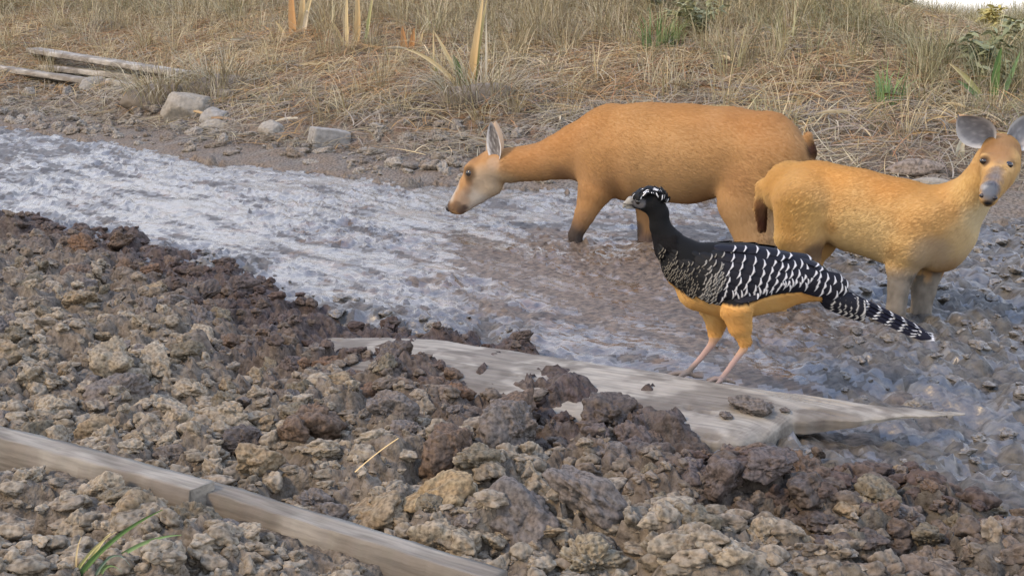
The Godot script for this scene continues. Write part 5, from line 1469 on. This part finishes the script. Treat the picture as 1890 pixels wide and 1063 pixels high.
func stone_mesh(sd: int) -> ArrayMesh:   # rounded stone with a few worn faces
	var s := icosphere(4)
	var v := PackedVector3Array()
	var c := PackedColorArray()
	var r := RandomNumberGenerator.new()
	r.seed = sd
	var cuts := []
	for k in 6: cuts.append([Vector3(r.randfn(), r.randfn() * 0.6, r.randfn()).normalized(), r.randf_range(0.72, 0.92)])
	for p in s[0]:
		var o: Vector3 = p + Vector3.ONE * sd * 3.7
		var q := 0.98 + 0.22 * nA.get_noise_3d(o.x * 0.7, o.y * 0.7, o.z * 0.7)
		for k in cuts:
			var kd: float = p.dot(k[0])
			if kd > 0.05: q = lerpf(q, minf(q, k[1] / kd), 0.9)
		q += 0.05 * nB.get_noise_3d(o.x * 0.5, o.y * 0.5, o.z * 0.5)
		v.append(p * q)
		var g := 0.95 + 0.25 * nB.get_noise_3d(o.x * 0.4, o.y * 0.4, o.z * 0.4)
		c.append(Color(g, g * 0.985, g * 0.96))
	return tri_mesh(v, normals_of(v, s[1]), c, s[1])

var marks := []
func beside(x: float, d: float) -> String:
	var best := 9.0
	var out := ""
	for q in marks:
		var l: float = Vector2(x - q[0], d - q[1]).length() - q[2]
		if l < best:
			best = l
			var dx: float = absf(x - q[0])
			var dd: float = d - q[1]
			var how := "touching" if l < 0.05 else ("close to" if l < 0.13 else "away from")
			out = how + " " + q[3] + (", on its far side" if dd > dx else (", on its near side" if -dd > dx else ""))
	return out

func where(x: float, d: float) -> String:
	var a: Vector3 = bd[0]
	var b: Vector3 = bd[3]
	var line := lerpf(-a.z, -b.z, (x - a.x) / (b.x - a.x))
	if x < b.x + 0.1 and d < line: return "in front of the boards, near the green grass sprout" if x < -0.45 else "in front of the boards, away from the grass sprout"
	if x < b.x + 0.1 and d < line + 0.16: return "lying close along the far side of the boards"
	if d > near_d(x) - 0.25: return "at the edge of the wet mud" if x < -0.5 else "pressed along the near side of the split log" if x < 0.55 else "beside the grey puddle below the log tip"
	if x < -0.75: return "among dry clods between the boards and the mud"
	if x < -0.25: return "near the yellow straw in the churned earth"
	if x < 0.2: return "around the large smooth wedge of clay"
	if x < 0.5: return "near the knobbly pale clod"
	return "in the brown earth below the pointed end of the log"

func build_bank(straw_m: StandardMaterial3D, plant_m: StandardMaterial3D) -> void:
	var palette := [Color(0.40, 0.32, 0.19), Color(0.33, 0.28, 0.20), Color(0.46, 0.37, 0.225), Color(0.30, 0.19, 0.105), Color(0.26, 0.225, 0.18), Color(0.36, 0.23, 0.11), Color(0.30, 0.265, 0.215), Color(0.30, 0.17, 0.085)]
	for k in 5:
		var mesh := tangle(500 + k, 16, 0.17, 0.12, 0.42, 0.05)
		var rows := []
		var cols := []
		for q in 2300:
			var x := rng.randf_range(-6.5, 6.0)
			var f := far_d(x)
			var d := f + 0.7 + 8.5 * pow(rng.randf(), 1.25)
			if absf(x) > d * 0.5 + 0.4: continue
			if d < f + 1.5 and rng.randf() < 0.7: continue
			if nB.get_noise_2d(x * 0.5, d * 0.5) < -0.12 and rng.randf() < 0.7: continue
			var s := rng.randf_range(0.7, 1.3)
			var y := ground_h(x, d)
			var sl := Vector3(land(x + 0.1, d) - land(x - 0.1, d), 0.2, land(x, d - 0.1) - land(x, d + 0.1))
			var up := Vector3(-sl.x, 0.2, -sl.z).normalized()
			var fw := Vector3(1, 0, 0).cross(up).normalized()
			var b := Basis(up.cross(fw), up, fw) * Basis(Vector3.UP, rng.randf() * TAU)
			rows.append(Transform3D(b.scaled(Vector3.ONE * s), Vector3(x, y + 0.002, -d)))
			var i := rng.randi() % 6
			var greyish := smoothstep(2.6, 1.0, d - f)
			if rng.randf() < greyish * 0.85: i = [1, 4, 4, 6][rng.randi() % 4]
			elif nA.get_noise_2d(x * 0.8, d * 0.8) + 0.25 * smoothstep(0.5, -1.5, x) > 0.12 and rng.randf() < 0.65: i = [3, 5, 7, 0][rng.randi() % 4]
			cols.append(palette[i] * rng.randf_range(0.8, 1.2))
		scatter("dry_grass_litter", mesh, straw_m, rows, cols, "dry grass stems lying tangled over the bank beyond the pool")
	# standing dry grass: thin on the open slope, thick towards the top and at the far right
	for k in 4:
		var mesh := tuft(600 + k, 30, 0.10, 0.22, 0.62, 0.8, 0.0065)
		var rows := []
		var cols := []
		for q in 2300:
			var x := rng.randf_range(-6.5, 7.0)
			var d := far_d(x) + rng.randf_range(1.4, 8.5)
			if absf(x) > d * 0.5 + 0.5: continue
			var thick := 0.13 + 0.9 * smoothstep(2.6, 4.6, d - far_d(x)) * (0.25 + 0.75 * smoothstep(-2.0, 1.0, x)) + 0.75 * smoothstep(2.1, 3.0, x) * smoothstep(1.2, 2.2, d - far_d(x))
			if rng.randf() > thick: continue
			var s := rng.randf_range(0.5, 1.2) * (0.75 + 0.65 * smoothstep(4.0, 7.0, d - far_d(x)))
			if x > 2.7 and d > 8.4:
				s *= 0.5
				if rng.randf() < 0.5: continue
			rows.append(Transform3D(Basis(Vector3.UP, rng.randf() * TAU).scaled(Vector3(s, s * rng.randf_range(0.7, 1.2), s)), Vector3(x, ground_h(x, d), -d)))
			var g := Color(0.42, 0.36, 0.23)
			if rng.randf() < 0.55 * smoothstep(0.5, 2.6, x) + 0.06: g = Color(0.19, 0.22, 0.11)
			cols.append(mixc(g, palette[rng.randi() % 3], 0.5) * rng.randf_range(0.8, 1.2))
		scatter("standing_dry_grass", mesh, straw_m, rows, cols, "dry grass standing on the bank, thicker towards its top")
	# broad dry leaves
	for k in 3:
		var lm := leaf_mesh(Vector3(-0.16, 0.0, 0), Vector3(0, 0.05, 0.02 * (k - 1)), Vector3(0.17, 0.005, 0.05 * (k - 1)), 0.035, Color(1.0, 0.95, 0.85), Color(0.85, 0.75, 0.6), 60 + k)
		var rows := []
		var cols := []
		for q in 150:
			var x := rng.randf_range(-6.0, 5.5)
			var d := far_d(x) + 1.1 + 7.0 * rng.randf()
			if absf(x) > d * 0.5 + 0.4: continue
			rows.append(Transform3D(Basis.from_euler(Vector3(rng.randf_range(-0.5, 0.5) + 0.25, rng.randf() * TAU, rng.randf_range(-0.25, 0.25))).scaled(Vector3.ONE * rng.randf_range(0.35, 0.75)), Vector3(x, ground_h(x, d) + rng.randf_range(0.02, 0.06), -d)))
			cols.append([Color(0.43, 0.36, 0.23), Color(0.36, 0.27, 0.16), Color(0.40, 0.37, 0.30), Color(0.30, 0.2, 0.12)][rng.randi() % 4] * rng.randf_range(0.75, 1.15))
		scatter("dry_leaves", lm, plant_m, rows, cols, "broad dry leaves lying among the straw of the bank")
	# dry grass that hangs over the plank heap
	var hang := [Vector3(-2.303, 0.2875, -9.834), Vector3(-2.771, 0.1782, -9.881), Vector3(-0.2348, 0.2802, -8.304)]
	for k in hang.size():
		var p: Vector3 = hang[k]
		p.y = ground_h(p.x, -p.z)
		var o := thing("grass_clump", p)
		part("mound", stone_mesh(210 + k), tinted(straw_m, Color(0.15, 0.125, 0.095)), o).scale = Vector3(0.32, 0.14, 0.2)
		tag(part("blades", tuft(700 + k, 260, 0.26, 0.28, 0.6, 1.15, 0.007), tinted(straw_m, [Color(0.36, 0.31, 0.22), Color(0.42, 0.36, 0.24)][k % 2]), o), "", "", "", "stuff")
		tag(o, ["drooping clump of grey dry grass hanging over the dark rotten plank", "dry grass clump beside the whitish boulder, hanging low", "shaggy dry grass clump at the foot of the tall bent cane shoot"][k], "grass clump", "shaggy clumps of dry grass")
	# leafy weeds at the top of the bank
	var rows2 := []
	for k in 26:
		var x := rng.randf_range(0.9, 5.2)
		var d := far_d(x) + rng.randf_range(3.4 - 1.4 * smoothstep(2.4, 3.2, x), 6.4)
		if x > 3.1 and d > 8.6 and rng.randf() < 0.5: continue
		var o := thing("weed", Vector3(x, ground_h(x, d), -d), rng.randf() * 360.0)
		var g := mixc(Color(0.20, 0.215, 0.12), Color(0.33, 0.32, 0.18), rng.randf())
		if x > 3.6 and rng.randf() < 0.5: g = Color(0.42, 0.36, 0.13)
		weed(o, [0.62, 0.34, 0.46][k % 3] * rng.randf_range(0.9, 1.1) * lerpf(1.0, 0.36, smoothstep(2.7, 3.1, x)), tinted(plant_m, g), 900 + k)
		var spot := "above the drinking deer" if x < 1.7 else ("between the two deer" if x < 2.4 else ("above the young deer" if x < 3.1 else "under the gap of bright sky"))
		tag(o, "%s %s leafy weed %s, %s" % ["tall" if k % 3 == 0 else ("low" if k % 3 == 1 else "bushy"), "yellowing" if g.r > 0.3 else ("dusty green" if g.g > 0.2 else "dark green"), "on the bank crest" if d > far_d(x) + 4.9 else "just below the crest", spot], "weed", "leafy weeds along the top of the bank")

func weed(o: Node3D, h: float, m: Material, sd: int) -> void:
	var r := RandomNumberGenerator.new()
	r.seed = sd
	var v := PackedVector3Array()
	var c := PackedColorArray()
	var idx := PackedInt32Array()
	var lv := PackedVector3Array()
	var lc := PackedColorArray()
	var li := PackedInt32Array()
	for k in 9:
		var yaw := r.randf() * TAU
		var out := Vector3(cos(yaw), 0, sin(yaw))
		var t := out * h * r.randf_range(0.2, 0.8) + Vector3(0, h * r.randf_range(0.6, 1.1), 0)
		var b := Vector3(0, h * 0.5, 0) + out * h * 0.1
		blade_into(v, c, idx, Vector3(0, -0.03, 0), b, t, 0.012, Color(0.9, 0.8, 0.7), Vector3(-out.z, 0, out.x), 6, 0.8)
		for q in 26:
			var s := r.randf_range(0.25, 1.0)
			var p := Vector3.ZERO.lerp(b, s).lerp(b.lerp(t, s), s)
			var y2 := r.randf() * TAU
			var dir := Vector3(cos(y2), r.randf_range(-0.5, 0.6), sin(y2)).normalized()
			var l := r.randf_range(0.04, 0.10)
			var g := r.randf_range(0.6, 1.35)
			blade_into(lv, lc, li, p, p + dir * l * 0.5 + Vector3(0, 0.01, 0), p + dir * l - Vector3(0, 0.015, 0), l * 0.45, Color(g, g, g * 0.9), dir.cross(Vector3(r.randfn(), 1, r.randfn())).normalized(), 4, 0.3)
	part("stems", tri_mesh(v, normals_of(v, idx), c, idx), m, o)
	tag(part("foliage", tri_mesh(lv, normals_of(lv, li), lc, li), m, o), "", "", "", "stuff")
